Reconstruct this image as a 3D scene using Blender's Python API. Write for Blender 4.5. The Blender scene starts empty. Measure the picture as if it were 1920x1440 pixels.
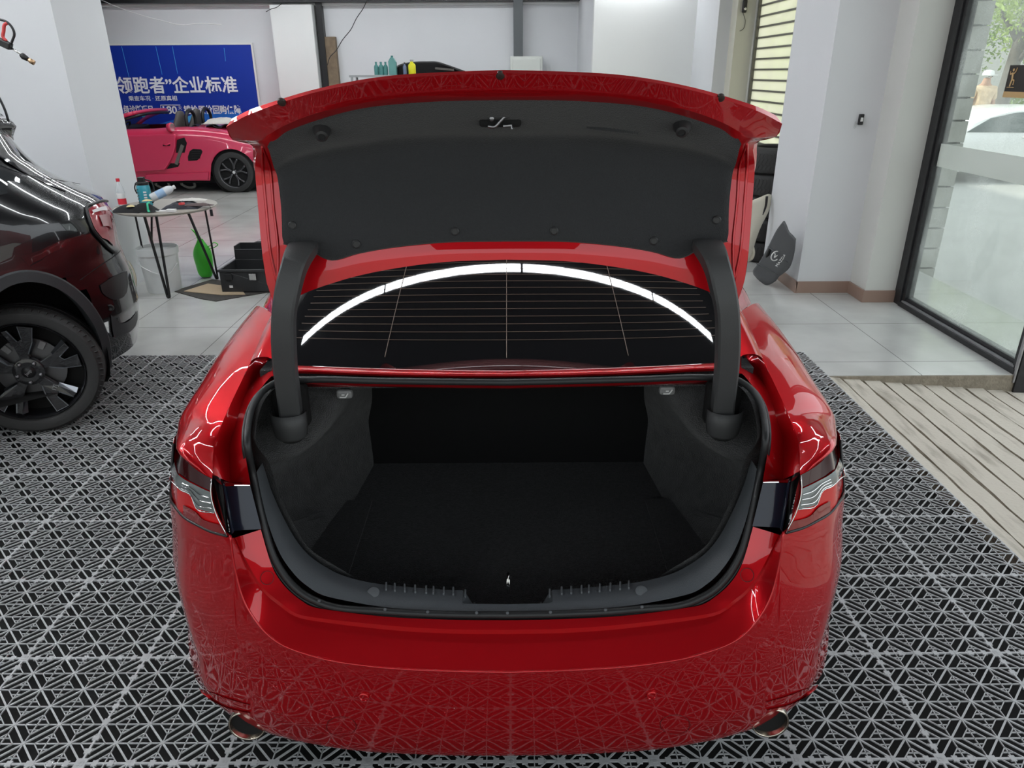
import bpy, bmesh, math, random
import numpy as np
from mathutils import Vector, Matrix
SC = bpy.context.scene
COL = SC.collection
random.seed(7)
PI = math.pi

# ------------------------------------------------------------ camera
FPX, PIT, ROL, CH = 1362.6, math.radians(23.19), math.radians(.33), 1.763
CF = np.array([0, math.cos(PIT), -math.sin(PIT)])
_R0 = np.array([1., 0, 0]); _U0 = np.cross(_R0, CF)
CR = math.cos(ROL)*_R0 - math.sin(ROL)*_U0
CU = math.sin(ROL)*_R0 + math.cos(ROL)*_U0
CC = np.array([0, 0, CH])
cd = bpy.data.cameras.new('camera'); cam = bpy.data.objects.new('camera', cd); COL.objects.link(cam)
cd.sensor_width = 36; cd.lens = FPX/1920*36; cd.clip_start = .05; cd.clip_end = 200
cam.matrix_world = Matrix(((CR[0], CU[0], -CF[0], 0), (CR[1], CU[1], -CF[1], 0), (CR[2], CU[2], -CF[2], CH), (0, 0, 0, 1)))
SC.camera = cam
SC.view_settings.view_transform = 'Standard'; SC.view_settings.look = 'None'
SC.view_settings.gamma = 1; SC.view_settings.use_curve_mapping = False
SC.view_settings.exposure = 0.28
SC.cycles.max_bounces = 8; SC.cycles.glossy_bounces = 5; SC.cycles.diffuse_bounces = 4
SC.cycles.sample_clamp_indirect = 6; SC.cycles.use_denoising = True
SC.cycles.caustics_reflective = False; SC.cycles.caustics_refractive = False

# ------------------------------------------------------------ world: bright hazy day outside
wd = bpy.data.worlds.new('world'); SC.world = wd; wd.use_nodes = True
_n = wd.node_tree.nodes; _n.clear()
_o = _n.new('ShaderNodeOutputWorld'); _b = _n.new('ShaderNodeBackground')
_b.inputs[0].default_value = (.88, .95, 1, 1); _b.inputs[1].default_value = 1.6
wd.node_tree.links.new(_b.outputs[0], _o.inputs[0])
sd = bpy.data.lights.new('sun', 'SUN'); sd.energy = 3.5; sd.angle = .05; sd.color = (1, .95, .85)
sun = bpy.data.objects.new('sun', sd); COL.objects.link(sun)
sun.rotation_euler = (math.radians(-8), math.radians(-48), 0)

def area_light(name, loc, size, sizey, power, col=(1, 1, 1), rot=(0, 0, 0)):
    l = bpy.data.lights.new(name, 'AREA'); l.shape = 'RECTANGLE'; l.size = size; l.size_y = sizey
    l.energy = power; l.color = col
    o = bpy.data.objects.new(name, l); COL.objects.link(o); o.location = loc; o.rotation_euler = rot
    return o

# ------------------------------------------------------------ geometry helpers
def ray(u, v):
    return CF + (u-960)/FPX*CR + (720-v)/FPX*CU
def P(u, v, X=None, Y=None, Z=None):
    d = ray(u, v)
    s = X/d[0] if X is not None else Y/d[1] if Y is not None else (Z-CH)/d[2]
    return CC + s*d
def V(*a): return np.array(a, float)

MATS = {}
def mat(name, col, rough=.5, metal=0, coat=0, spec=.5, emit=None, estr=0, noise=0, nscale=30, bump=0, bscale=200, alpha=1, trans=0, ior=1.45, coat_rough=.03, sheen=0):
    if name in MATS: return MATS[name]
    m = bpy.data.materials.new(name); m.use_nodes = True
    nt = m.node_tree; b = nt.nodes['Principled BSDF']
    b.inputs['Base Color'].default_value = (*col, 1); b.inputs['Roughness'].default_value = rough
    b.inputs['Metallic'].default_value = metal; b.inputs['Coat Weight'].default_value = coat
    b.inputs['Coat Roughness'].default_value = coat_rough
    b.inputs['Specular IOR Level'].default_value = spec; b.inputs['IOR'].default_value = ior
    b.inputs['Transmission Weight'].default_value = trans; b.inputs['Alpha'].default_value = alpha
    b.inputs['Sheen Weight'].default_value = sheen
    if emit: b.inputs['Emission Color'].default_value = (*emit, 1); b.inputs['Emission Strength'].default_value = estr
    if noise or bump:
        tc = nt.nodes.new('ShaderNodeTexCoord')
    if noise:
        nz = nt.nodes.new('ShaderNodeTexNoise'); nz.inputs['Scale'].default_value = nscale; nz.inputs['Detail'].default_value = 6
        nt.links.new(tc.outputs['Object'], nz.inputs['Vector'])
        mx = nt.nodes.new('ShaderNodeMix'); mx.data_type = 'RGBA'
        mx.inputs[6].default_value = (*[max(0, c*(1-noise)) for c in col], 1)
        mx.inputs[7].default_value = (*[min(1, c*(1+noise)) for c in col], 1)
        nt.links.new(nz.outputs[0], mx.inputs[0]); nt.links.new(mx.outputs[2], b.inputs['Base Color'])
    if bump:
        nz = nt.nodes.new('ShaderNodeTexNoise'); nz.inputs['Scale'].default_value = bscale; nz.inputs['Detail'].default_value = 3
        nt.links.new(tc.outputs['Object'], nz.inputs['Vector'])
        bp = nt.nodes.new('ShaderNodeBump'); bp.inputs['Strength'].default_value = bump; bp.inputs['Distance'].default_value = .01
        nt.links.new(nz.outputs[0], bp.inputs['Height']); nt.links.new(bp.outputs[0], b.inputs['Normal'])
    MATS[name] = m; return m

def rootloc(p):
    l = V(0, 0, 0)
    while p is not None:
        l = l + np.array(p.location); p = p.parent
    return l
def obj(name, verts, faces, m, parent=None, smooth=False, sub=0, bevel=0, solid=0, solid_off=-1, world=True, auto=None, label=None):
    """link ONE mesh; verts in world coordinates unless world=False"""
    me = bpy.data.meshes.new(name)
    vs = np.array(verts, float)
    if world and parent is not None: vs = vs - rootloc(parent)
    me.from_pydata(vs.tolist(), [], [list(map(int, f)) for f in faces])
    me.materials.append(m)
    bm = bmesh.new(); bm.from_mesh(me); bmesh.ops.remove_doubles(bm, verts=bm.verts, dist=1e-5)
    bmesh.ops.recalc_face_normals(bm, faces=bm.faces); bm.to_mesh(me); bm.free()
    o = bpy.data.objects.new(name, me); COL.objects.link(o)
    if parent is not None: o.parent = parent
    if smooth:
        me.polygons.foreach_set('use_smooth', [True]*len(me.polygons))
    if solid:
        s = o.modifiers.new('solid', 'SOLIDIFY'); s.thickness = solid; s.offset = solid_off
    if bevel:
        b = o.modifiers.new('bevel', 'BEVEL'); b.width = bevel; b.segments = 2; b.limit_method = 'ANGLE'; b.angle_limit = .6
    if sub:
        s = o.modifiers.new('sub', 'SUBSURF'); s.levels = sub; s.render_levels = sub
    if smooth and auto is not None:
        me.set_sharp_from_angle(angle=math.radians(auto))
    if label: o['label'] = label
    return o
def thing(name, label, cat, loc=(0, 0, 0), group=None, rotz=0):
    o = bpy.data.objects.new(name, None); COL.objects.link(o); o.location = loc; o.rotation_euler = (0, 0, rotz)
    o.empty_display_size = .05
    o['label'] = label; o['category'] = cat
    if group: o['group'] = group
    return o
def tag(o, label, cat, group=None, kind=None):
    if label: o['label'] = label
    if cat: o['category'] = cat
    if group: o['group'] = group
    if kind: o['kind'] = kind
    return o
def struct(o): o['kind'] = 'structure'; return o

class MB:
    """collects shapes into one mesh"""
    def __init__(s): s.v = []; s.f = []
    def add(s, v, f):
        n = len(s.v); s.v += [tuple(map(float, p)) for p in v]; s.f += [[i+n for i in q] for q in f]; return s
    def box(s, x0, x1, y0, y1, z0, z1, M=None):
        v = [V(x, y, z) for x in (x0, x1) for y in (y0, y1) for z in (z0, z1)]
        if M is not None: v = [np.array(M @ Vector(p)) for p in v]
        return s.add(v, [(0, 1, 3, 2), (4, 6, 7, 5), (0, 4, 5, 1), (2, 3, 7, 6), (0, 2, 6, 4), (1, 5, 7, 3)])
    def tube(s, pts, r, n=8, cap=True, ry=None):
        pts = [V(*p) for p in pts]; N = len(pts); rs = r if hasattr(r, '__len__') else [r]*N
        t0 = pts[1]-pts[0]; up = V(0, 0, 1) if abs(t0[2]) < .9*np.linalg.norm(t0) else V(1, 0, 0)
        a = np.cross(t0, up); a /= np.linalg.norm(a); vs = []
        for i, p in enumerate(pts):
            t = pts[min(i+1, N-1)]-pts[max(i-1, 0)]; t = t/(np.linalg.norm(t)+1e-9)
            a = a - t*(a@t); a /= np.linalg.norm(a)+1e-9; b = np.cross(t, a)
            q = ry if ry is not None else 1
            for k in range(n):
                w = 2*PI*k/n; vs.append(p + rs[i]*(math.cos(w)*a + q*math.sin(w)*b))
        fs = [(i*n+k, i*n+(k+1) % n, (i+1)*n+(k+1) % n, (i+1)*n+k) for i in range(N-1) for k in range(n)]
        if cap: fs += [list(range(n))[::-1], [(N-1)*n+k for k in range(n)]]
        return s.add(vs, fs)
    def bar(s, a, b, w, h, up=V(0, 0, 1)):
        a = V(*a); b = V(*b); t = b-a; t /= np.linalg.norm(t)
        x = np.cross(t, up); x /= np.linalg.norm(x); y = np.cross(x, t)
        v = [p + sx*x*w/2 + sy*y*h/2 for p in (a, b) for sx, sy in ((-1, -1), (1, -1), (1, 1), (-1, 1))]
        return s.add(v, [(0, 1, 2, 3), (7, 6, 5, 4), (0, 4, 5, 1), (1, 5, 6, 2), (2, 6, 7, 3), (3, 7, 4, 0)])
    def lathe(s, prof, c=(0, 0, 0), axis=(0, 0, 1), n=24, cap=True):
        """prof: list of (radius, height along axis)"""
        ax = V(*axis); ax /= np.linalg.norm(ax); up = V(1, 0, 0) if abs(ax[0]) < .9 else V(0, 1, 0)
        a = np.cross(ax, up); a /= np.linalg.norm(a); b = np.cross(ax, a); c = V(*c); vs = []
        for r, h in prof:
            for k in range(n):
                w = 2*PI*k/n; vs.append(c + ax*h + r*(math.cos(w)*a+math.sin(w)*b))
        N = len(prof)
        fs = [(i*n+k, i*n+(k+1) % n, (i+1)*n+(k+1) % n, (i+1)*n+k) for i in range(N-1) for k in range(n)]
        if cap: fs += [list(range(n))[::-1], [(N-1)*n+k for k in range(n)]]
        return s.add(vs, fs)
    def prism(s, poly, ext):
        """poly: 3d points, ext: extrusion vector"""
        poly = [V(*p) for p in poly]; e = V(*ext); n = len(poly)
        return s.add(poly+[p+e for p in poly], [list(range(n))[::-1], list(range(n, 2*n))]+[(i, (i+1) % n, n+(i+1) % n, n+i) for i in range(n)])
    def grid(s, G, closeu=False):
        R = len(G); C_ = len(G[0]); v = [p for r in G for p in r]
        f = [(i*C_+j, i*C_+(j+1) % C_, (i+1)*C_+(j+1) % C_, (i+1)*C_+j) for i in range(R-1) for j in range(C_ if closeu else C_-1)]
        return s.add(v, f)
    def build(s, name, m, parent=None, **k): return obj(name, s.v, s.f, m, parent, **k)

def crv(pts, n, lin=False):
    """resample a polyline through pts (Catmull-Rom, or linear) to n points, even in control parameter by chord length"""
    p = np.array(pts, float); N = len(p)
    if N == 1: return np.repeat(p, n, 0)
    d = np.maximum(np.linalg.norm(np.diff(p, axis=0), axis=1), 1e-9); t = np.concatenate([[0], np.cumsum(d)])
    q = np.linspace(0, t[-1], n)
    if lin or N == 2: return np.stack([np.interp(q, t, p[:, k]) for k in range(p.shape[1])], 1)
    # tangents (centripetal-like finite differences)
    m = np.zeros_like(p)
    m[0] = (p[1]-p[0])/d[0]; m[-1] = (p[-1]-p[-2])/d[-1]
    for i in range(1, N-1):
        w0, w1 = d[i-1], d[i]
        m[i] = ((p[i]-p[i-1])/w0*w1 + (p[i+1]-p[i])/w1*w0)/(w0+w1)
    out = []
    for x in q:
        i = min(max(np.searchsorted(t, x)-1, 0), N-2); h = d[i]; s_ = (x-t[i])/h
        out.append((2*s_**3-3*s_**2+1)*p[i]+(s_**3-2*s_**2+s_)*h*m[i]+(-2*s_**3+3*s_**2)*p[i+1]+(s_**3-s_**2)*h*m[i+1])
    return np.array(out)
def crv_at(pts, n_per):
    """smooth in the control index: the same parameter on every row keeps columns matched"""
    p = np.array(pts, float); N = len(p); out = []
    m = np.zeros_like(p)
    m[0] = p[1]-p[0]; m[-1] = p[-1]-p[-2]
    for i in range(1, N-1):
        a = p[i]-p[i-1]; b = p[i+1]-p[i]; la = np.linalg.norm(a)+1e-9; lb = np.linalg.norm(b)+1e-9
        m[i] = (a+b)/2
        lim = 1.3*min(la, lb); L = np.linalg.norm(m[i])
        if L > lim: m[i] *= lim/L
    for i in range(N-1):
        for k in range(n_per):
            s_ = k/n_per
            out.append((2*s_**3-3*s_**2+1)*p[i]+(s_**3-2*s_**2+s_)*m[i]+(-2*s_**3+3*s_**2)*p[i+1]+(s_**3-s_**2)*m[i+1])
    out.append(p[-1]); return np.array(out)
def patch(rows, nu=4, nv=4, sharp=()):
    """rows with equal numbers of control points -> dense grid; rows in sharp are creases"""
    R = [crv_at(r, nu) for r in rows]; R = np.array(R)
    segs = [0]+sorted(sharp)+[len(rows)-1]; out = []
    for a, b in zip(segs[:-1], segs[1:]):
        if b == a: continue
        cols = np.array([crv_at(R[a:b+1, j], nv) for j in range(R.shape[1])])  # cols, rows
        g = cols.transpose(1, 0, 2)
        out += list(g if not out else g[1:])
    return np.array(out)
def mirx(G, xc):
    G = np.array(G); M = G.copy(); M[..., 0] = 2*xc-M[..., 0]; return M
def joinhalf(G, xc):
    """rows run centre->side; returns full rows left..right"""
    M = mirx(G, xc); return np.concatenate([G[:, ::-1], M[:, 1:]], 1)

_fonts = {}
def text(name, s, loc, size, m, parent=None, right=(1, 0, 0), up=(0, 0, 1), ext=.001, align='CENTER', sx=1, bold=0):
    c = bpy.data.curves.new(name, 'FONT'); c.body = s; c.size = size; c.extrude = ext; c.align_x = align; c.align_y = 'CENTER'
    c.offset = bold; c.resolution_u = 3
    r = Vector(right).normalized(); u = Vector(up).normalized(); n = r.cross(u)
    o = bpy.data.objects.new(name, c); COL.objects.link(o)
    base = Vector(loc) - (Vector(rootloc(parent)) if parent else Vector((0, 0, 0)))
    o.matrix_local = Matrix(((r.x*sx, u.x, n.x, base.x), (r.y*sx, u.y, n.y, base.y), (r.z*sx, u.z, n.z, base.z), (0, 0, 0, 1)))
    if parent: o.parent = parent
    c.materials.append(m); return o

def text_mesh(name, s, loc, size, m, parent=None, **k):
    """lettering as a real mesh"""
    o = text(name+'_tmp', s, loc, size, m, None, **k)
    bpy.context.view_layer.update()
    dg = bpy.context.evaluated_depsgraph_get(); me = bpy.data.meshes.new_from_object(o.evaluated_get(dg))
    mw = o.matrix_world.copy(); bpy.data.objects.remove(o)
    me.transform(mw)
    if parent is not None: me.transform(Matrix.Translation(-Vector(rootloc(parent))))
    me.materials.clear(); me.materials.append(m)
    r = bpy.data.objects.new(name, me); COL.objects.link(r)
    if parent is not None: r.parent = parent
    return r
# ------------------------------------------------------------ materials
def m_floor():
    m = mat('floor_tile', (.5, .5, .48), rough=.16, noise=.12, nscale=3)
    nt = m.node_tree; b = nt.nodes['Principled BSDF']
    tc = nt.nodes.new('ShaderNodeTexCoord'); br = nt.nodes.new('ShaderNodeTexBrick')
    mp = nt.nodes.new('ShaderNodeMapping'); mp.inputs['Location'].default_value = (2.13, -4.455, 0)
    nt.links.new(tc.outputs['Object'], mp.inputs[0]); nt.links.new(mp.outputs[0], br.inputs['Vector'])
    br.offset = 0; br.inputs['Scale'].default_value = 1; br.inputs['Brick Width'].default_value = .785; br.inputs['Row Height'].default_value = .785
    br.inputs['Mortar Size'].default_value = .0025; br.inputs['Mortar Smooth'].default_value = .1
    br.inputs['Mortar'].default_value = (.12, .12, .11, 1)
    nz = nt.nodes.new('ShaderNodeTexNoise'); nz.inputs['Scale'].default_value = 2.2; nz.inputs['Detail'].default_value = 8
    nt.links.new(tc.outputs['Object'], nz.inputs['Vector'])
    rp = nt.nodes.new('ShaderNodeValToRGB'); rp.color_ramp.elements[0].position = .3; rp.color_ramp.elements[0].color = (.42, .42, .40, 1)
    rp.color_ramp.elements[1].position = .7; rp.color_ramp.elements[1].color = (.54, .54, .52, 1)
    nt.links.new(nz.outputs[0], rp.inputs[0]); nt.links.new(rp.outputs[0], br.inputs['Color1']); nt.links.new(rp.outputs[0], br.inputs['Color2'])
    nt.links.new(br.outputs[0], b.inputs['Base Color'])
    return m
M_FLOOR = m_floor()
M_WALL = mat('wall_paint', (.66, .67, .69), rough=.55, noise=.03, nscale=2)
M_WALLW = mat('wall_panel_white', (.72, .73, .72), rough=.45, noise=.03, nscale=2)
M_WALLC = mat('wall_warm', (.64, .64, .61), rough=.55, noise=.04, nscale=2)
M_CEIL = mat('ceiling_dark', (.02, .021, .024), rough=.8)
M_BASE = mat('baseboard_brown', (.30, .20, .16), rough=.3)
M_BLACK = mat('black_plastic', (.012, .012, .013), rough=.4)
M_DARK = mat('dark_void', (.006, .006, .006), rough=.9)
M_WHITEP = mat('white_plastic', (.75, .75, .74), rough=.35)
M_FRAMEB = mat('black_painted_frame', (.02, .02, .022), rough=.45, noise=.8, nscale=25)
M_MATG = mat('grey_floor_grid', (.42, .425, .43), rough=.42, bump=.05, bscale=300)
M_CONC = mat('concrete', (.42, .385, .32), rough=.85, noise=.2, nscale=9, bump=.5, bscale=60)
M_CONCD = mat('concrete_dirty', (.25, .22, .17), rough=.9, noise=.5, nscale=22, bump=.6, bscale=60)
M_LAMP = mat('tube_light', (1, 1, 1), emit=(.93, .97, 1), estr=24)
M_STEEL = mat('steel', (.6, .6, .6), rough=.25, metal=1)

# ------------------------------------------------------------ room shell
XB = -.014
def slab(name, x0, x1, y0, y1, z0, z1, m, kind='structure', bevel=0):
    o = MB().box(x0, x1, y0, y1, z0, z1).build(name, m, bevel=bevel)
    if kind: o['kind'] = kind
    return o
WALLTOP = 3.5
MATX0, MATX1, MATY0, MATY1 = -6.03, 1.991, -.51, 4.65
struct(MB().box(-12, 3.9, MATY1, 16, -.12, 0).box(MATX1, 3.2, 4.22, MATY1, -.12, 0).build('floor', M_FLOOR))
struct(MB().box(-12, MATX1, -3, MATY1, -.10, -.06).build('floor', M_DARK))
struct(MB().box(-12, MATX0, -3, MATY1, -.06, 0).box(MATX0, MATX1, -3, MATY0, -.06, 0).build('floor', M_FLOOR))
slab('ceiling', -12, 3.9, -3, 16, 3.85, 3.95, M_CEIL)
# left pillar and wall
slab('wall_left', -12, -3.42, 6.1, 6.85, 0, WALLTOP+.35, M_WALL)
YBK = 14.0
slab('wall_back', -12, 1.35, YBK, YBK+.15, 0, 3.9, M_WALL)
# ------------------------------------------------------------ red sedan
def paint(name, col, met=.55, rough=.38):
    m = mat(name, col, rough=rough, metal=met, coat=1, coat_rough=.01, spec=.0)
    return m
M_RED = paint('red_pearl_paint', (.50, .007, .012))
M_PANEL = mat('black_gloss_panel', (.014, .020, .036), rough=.2, spec=.3, coat=.25)
M_LENSR = mat('red_lens', (.60, .006, .008), rough=.15, spec=.3, coat=.45)
M_LENSD = mat('dark_red_lens', (.035, .002, .003), rough=.1, spec=.3, coat=.5)
M_LENSC = mat('clear_lens', (.20, .22, .22), rough=.25, metal=.3, coat=1)
M_RUB = mat('rubber_seal', (.018, .019, .02), rough=.45)
M_CARP = mat('trunk_carpet', (.048, .048, .050), rough=1, spec=.1, noise=.75, nscale=120, bump=.9, bscale=350, sheen=.15)
M_FELT = mat('felt_liner', (.040, .041, .043), rough=.95, spec=.15, noise=.12, nscale=200, bump=.4, bscale=400, sheen=.2)
M_SILL = mat('sill_plastic', (.082, .090, .098), rough=.42, bump=.15, bscale=500)
M_HINGE = mat('hinge_plastic', (.055, .056, .057), rough=.5, bump=.1, bscale=500)
M_GLASSB = mat('rear_glass', (.008, .008, .009), rough=.02, spec=.6, coat=1)
M_LINE = mat('defroster_line', (.20, .14, .11), rough=.5)
M_CHROME = mat('chrome', (.75, .75, .74), rough=.12, metal=1)
M_TIRE = mat('tyre_rubber', (.032, .032, .032), rough=.7, bump=.2, bscale=80)
M_RIM = mat('dark_rim', (.10, .10, .105), rough=.3, metal=.8)

DN, DD = 2.7, .45
def wz(z): return float(np.interp(z, [.1, .2, .28, .36, .44, .52, .6, .7, .82, .92, 1.0], [.904, .908, .906, .891, .886, .892, .888, .871, .860, .854, .849]))
def yz(z): return float(np.interp(z, [.1, .2, .3, .42, .50, .56, .62, .76, .85, .95], [1.36, 1.31, 1.280, 1.262, 1.257, 1.257, 1.262, 1.275, 1.285, 1.30]))
def plan(z, a, off=0):
    """a in [0,1]: share of half width; point (x<0 side) of the outer body at height z"""
    w = wz(z)+off; d = DD
    x = w*a; y = yz(z)-off + d*(1-(1-min(a, 1)**DN)**(1/DN))
    return V(XB-x, y, z)
def hit(u, v, off=0):
    """where the view ray meets the outer body surface"""
    d = ray(u, v); best = None
    def g(s):
        p = CC+s*d; w = wz(p[2])+off; y0 = yz(p[2])-off
        a = abs(p[0]-XB)/w; b = max(0, (y0+DD-p[1])/DD)
        return a**DN + b**DN - 1
    ss = np.linspace(.9, 3.0, 400); gs = [g(s) for s in ss]
    for i in range(len(ss)-1):
        if gs[i] > 0 >= gs[i+1]:
            a, b = ss[i], ss[i+1]
            for _ in range(30):
                c = (a+b)/2
                if g(c) > 0: a = c
                else: b = c
            return CC+b*d
    s = ss[int(np.argmin(gs))]; return CC+s*d

car = thing('red_sedan', 'glossy red sedan in the middle with its trunk wide open', 'car', (XB, 3.2, 0))
def both(fn):
    for s in (0, 1): fn(s)
def gpart(name, G, m, parent=car, half=False, mirror=False, **k):
    G = np.array(G)
    if half: G = joinhalf(G, XB)
    if mirror: G = mirx(G, XB)
    return MB().grid(G).build(name, m, parent, smooth=True, **k)

# ---- lower outer surface (bumper skin) : first row along ridge, lamp underside, side
O0 = [hit(u, v) for u, v in [(949, 1260), (844, 1258), (687, 1248), (594, 1232), (509, 1196), (462, 1137), (441, 1071), (431, 1003), (395, 993), (362, 975), (334, 952)]]
O0 += [V(XB-.861, 1.60, .79), V(XB-.866, 1.74, .80), V(XB-.873, 1.93, .80)]
O0[0][0] = XB
def share(p): return min(abs(p[0]-XB)/wz(p[2]), .9999)
rowsO = [O0]
SH = [share(p) for p in O0]
for fr in (.06, .16, .34, .52, .68, .82, .93, 1.0):
    r = []
    for k, p in enumerate(O0):
        zb = .165 if k < 11 else .19
        z = p[2]+(zb-p[2])*fr
        if k < 11:
            q = plan(z, SH[k])
        else:
            q = V(XB-wz(z)-(0, .004, .01)[k-11]*max(0, 1-fr*3)*0, p[1], z)
        r.append(q)
    rowsO.append(r)
# tuck under
rowsO.append([p+V(.0, .05, -.03) if k < 9 else p+V(.05, .02, -.03) for k, p in enumerate(rowsO[-1])])
GO = patch(rowsO, 4, 3, sharp=(8,))
bumper = gpart('rear_bumper', GO, M_RED, half=True, auto=50)
# ---- recessed shelf between boot sill and ridge
B0 = [P(u, v, Y=y) for u, v, y in [(948, 1163, 1.35), (844, 1162, 1.352), (719, 1156, 1.36), (594, 1140, 1.375), (562, 1124, 1.385), (531, 1096, 1.40), (509, 1059, 1.42), (489, 993, 1.45)]]
B1 = [P(u, v, Y=y) for u, v, y in [(948, 1181, 1.332), (844, 1180, 1.334), (719, 1172, 1.342), (566, 1154, 1.358), (522, 1127, 1.37), (492, 1100, 1.383), (466, 1059, 1.402), (441, 1008, 1.43)]]
B2 = [P(u, v, Y=y) for u, v, y in [(948, 1189, 1.335), (844, 1188, 1.337), (719, 1180, 1.344), (566, 1160, 1.36), (519, 1132, 1.37), (489, 1104, 1.383), (464, 1062, 1.402), (440, 1009, 1.43)]]
R_ = [O0[i] for i in range(8)]
B0[0][0] = B1[0][0] = B2[0][0] = XB
B3 = [b*.66+r*.34 for b, r in zip(B2, R_)]
B4 = [b*.33+r*.67 for b, r in zip(B2, R_)]
shelf = gpart('bumper_shelf', patch([B0, B1, B2, B3, B4, R_], 5, 3, sharp=(1, 2, 3)), M_RED, half=True, auto=40)
rdg = crv(R_, 60); rdl = list(rdg[::-1])+[mirx(p, XB) for p in rdg[1:]]
MB().tube([p+V(0, .001, -.0012) for p in rdl], .0028, 8).build('ridge_highlight_bead', M_RED, car, smooth=True)  # thin bead added on the ridge so it catches a highlight line
# ---- bumper details
for s in (0, 1):
    fx = (lambda p: V(2*XB-p[0], p[1], p[2])) if s else (lambda p: p)
    p = fx(hit(683, 1306)); n = V((-1 if not s else 1)*.1, -1, 0); n /= np.linalg.norm(n)
    MB().lathe([(.0125, -.01), (.0125, .003), (.010, .0045), (.0085, .002)], p, n, 24).build('parking_sensor', M_RED, car, smooth=True, auto=40)
    # screw cap on the inner shelf and round tow cover lines
    p = fx((P(502, 1085, Y=1.395))); 
    ring = [p+V(.0155*math.cos(a), .0155*math.sin(a)*.55-.002, .0155*math.sin(a)*.85+.004) for a in np.linspace(0, 2*PI, 25)]
    MB().tube(ring, .0008, 5).build('screw_cap', mat('dark_red_gap', (.08, .002, .003), rough=.5), car)
    ring = [fx(hit(640+28*math.cos(a), 1362+18*math.sin(a), .0005)) for a in np.linspace(0, 2*PI, 33)]
    MB().tube(ring, .0007, 5).build('tow_hook_cover', MATS['dark_red_gap'], car)
    # reflector slot low on the corner
    rows = []
    top = [(373, 1290), (395, 1298), (425, 1310), (468, 1322)]; mid = [(377, 1298), (398, 1310), (428, 1322), (472, 1334)]; bot = [(379, 1300), (400, 1316), (430, 1329), (468, 1337)]
    G = patch([[fx(hit(*q, .002)) for q in top], [fx(hit(*q, -.025)) for q in mid], [fx(hit(*q, .004)) for q in bot]], 4, 3)
    MB().grid(G).build('bumper_slot', M_RED, car, smooth=True)
# ---- black valance under the bumper and exhaust tips
VR = [[plan(.155, a, -.012)+V(0, 0, 0) for a in np.linspace(0, .8, 9)], [plan(.11, a, -.03) for a in np.linspace(0, .8, 9)], [plan(.11, a, -.25) for a in np.linspace(0, .8, 9)]]
gpart('valance', patch(VR, 2, 2, sharp=(1,)), M_BLACK, half=True)
for s in (0, 1):
    sx = 1 if s else -1
    e = MB().lathe([(.040, .16), (.044, .002), (.047, -.002), (.049, .004), (.049, .16)], (XB+sx*.685, 1.395, .195), (0, 1, 0), 40, cap=False)
    o = e.build('exhaust_tip', mat('exhaust_metal', (.50, .45, .38), rough=.22, metal=1), car, smooth=True)
    MB().lathe([(.001, .014), (.0445, .014)], (XB+sx*.685, 1.395, .195), (0, 1, 0), 20, cap=False).build('exhaust_bore', M_DARK, o)

# ---- tail lamps
LT = [(398, 896), (386, 890), (370, 880), (354, 866), (343, 846), (339, 820), (341, 798)]
LA = [(397, 920), (383, 914), (365, 905), (350, 897), (336, 886), (330, 862), (334, 815)]
LB = [(406, 959), (372, 950), (362, 926), (344, 917), (331, 905), (324, 880), (330, 820)]
LC = [(427, 1003), (395, 994), (370, 982), (346, 968), (330, 949), (321, 918), (326, 830)]
def side3(px, offs=0):
    out = []
    for k, (u, v) in enumerate(px):
        if k < 4: out.append(hit(u, v, offs))
        elif k == 4: out.append(hit(u, v, offs))
        elif k == 5: out.append(P(u, v, X=XB-.860-offs))
        else: out.append(P(u, v, X=XB-.862-offs))
    return out
T0, T1, T2, T3 = side3(LT), side3(LA, .004), side3(LB, .004), side3(LC)
lampo = []
for s in (0, 1):
    k = dict(mirror=bool(s))
    lm = gpart('tail_lamp', patch([T0, T1, T2, T3], 4, 3), M_LENSR, **k)
    U = lambda R, o: [p+V(-o*.5, -o, .0) for p in R]
    gpart('dark_lens', patch([U(T0, .002), U(T1, .002)], 4, 3), M_LENSD, lm, **k)
    gpart('clear_lens', patch([U(T1, .005), U([(a+b)/2 for a, b in zip(T1, T2)], .007), U(T2, .005)], 4, 3), M_LENSC, lm, **k)
    D_ = lambda a_, b_, f_: [p*(1-f_)+q_*f_ for p, q_ in zip(a_, b_)]
    for f_ in (.25, .5, .75):
        ln = crv(U(D_(T1[:4], T2[:4], f_), .009), 20)
        MB().tube(mirx(ln, XB) if s else ln, .0009, 5).build('optic_line', M_CHROME, lm)
    low_ = [U(D_(T2[:4], T3[:4], .55), .003), U(D_(T2[:4], T3[:4], .95), .003)]
    gpart('dark_lens', patch(low_, 4, 3), mat('deep_red_lens', (.22, .003, .005), rough=.08, coat=1), lm, **k)
    be = crv([p+V(0, -.003, -.001) for p in T3], 40)
    MB().tube(mirx(be, XB) if s else be, .0035, 6).build('lens_border', M_BLACK, lm, smooth=True)
    # thin silvery rims
    rim = crv([p+V(-.003, -.006, 0) for p in T2], 40); rim2 = crv([T0[0]+V(0, -.004, 0), T1[0]+V(0, -.006, 0), T2[0]+V(0, -.006, 0), T3[0]+V(0, -.004, 0)], 12)
    rm = MB().tube(mirx(rim, XB) if s else rim, .0013, 6); rm.tube(mirx(rim2, XB) if s else rim2, .0013, 6)
    rm.build('lens_rim', M_CHROME, lm, smooth=True)
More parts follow.
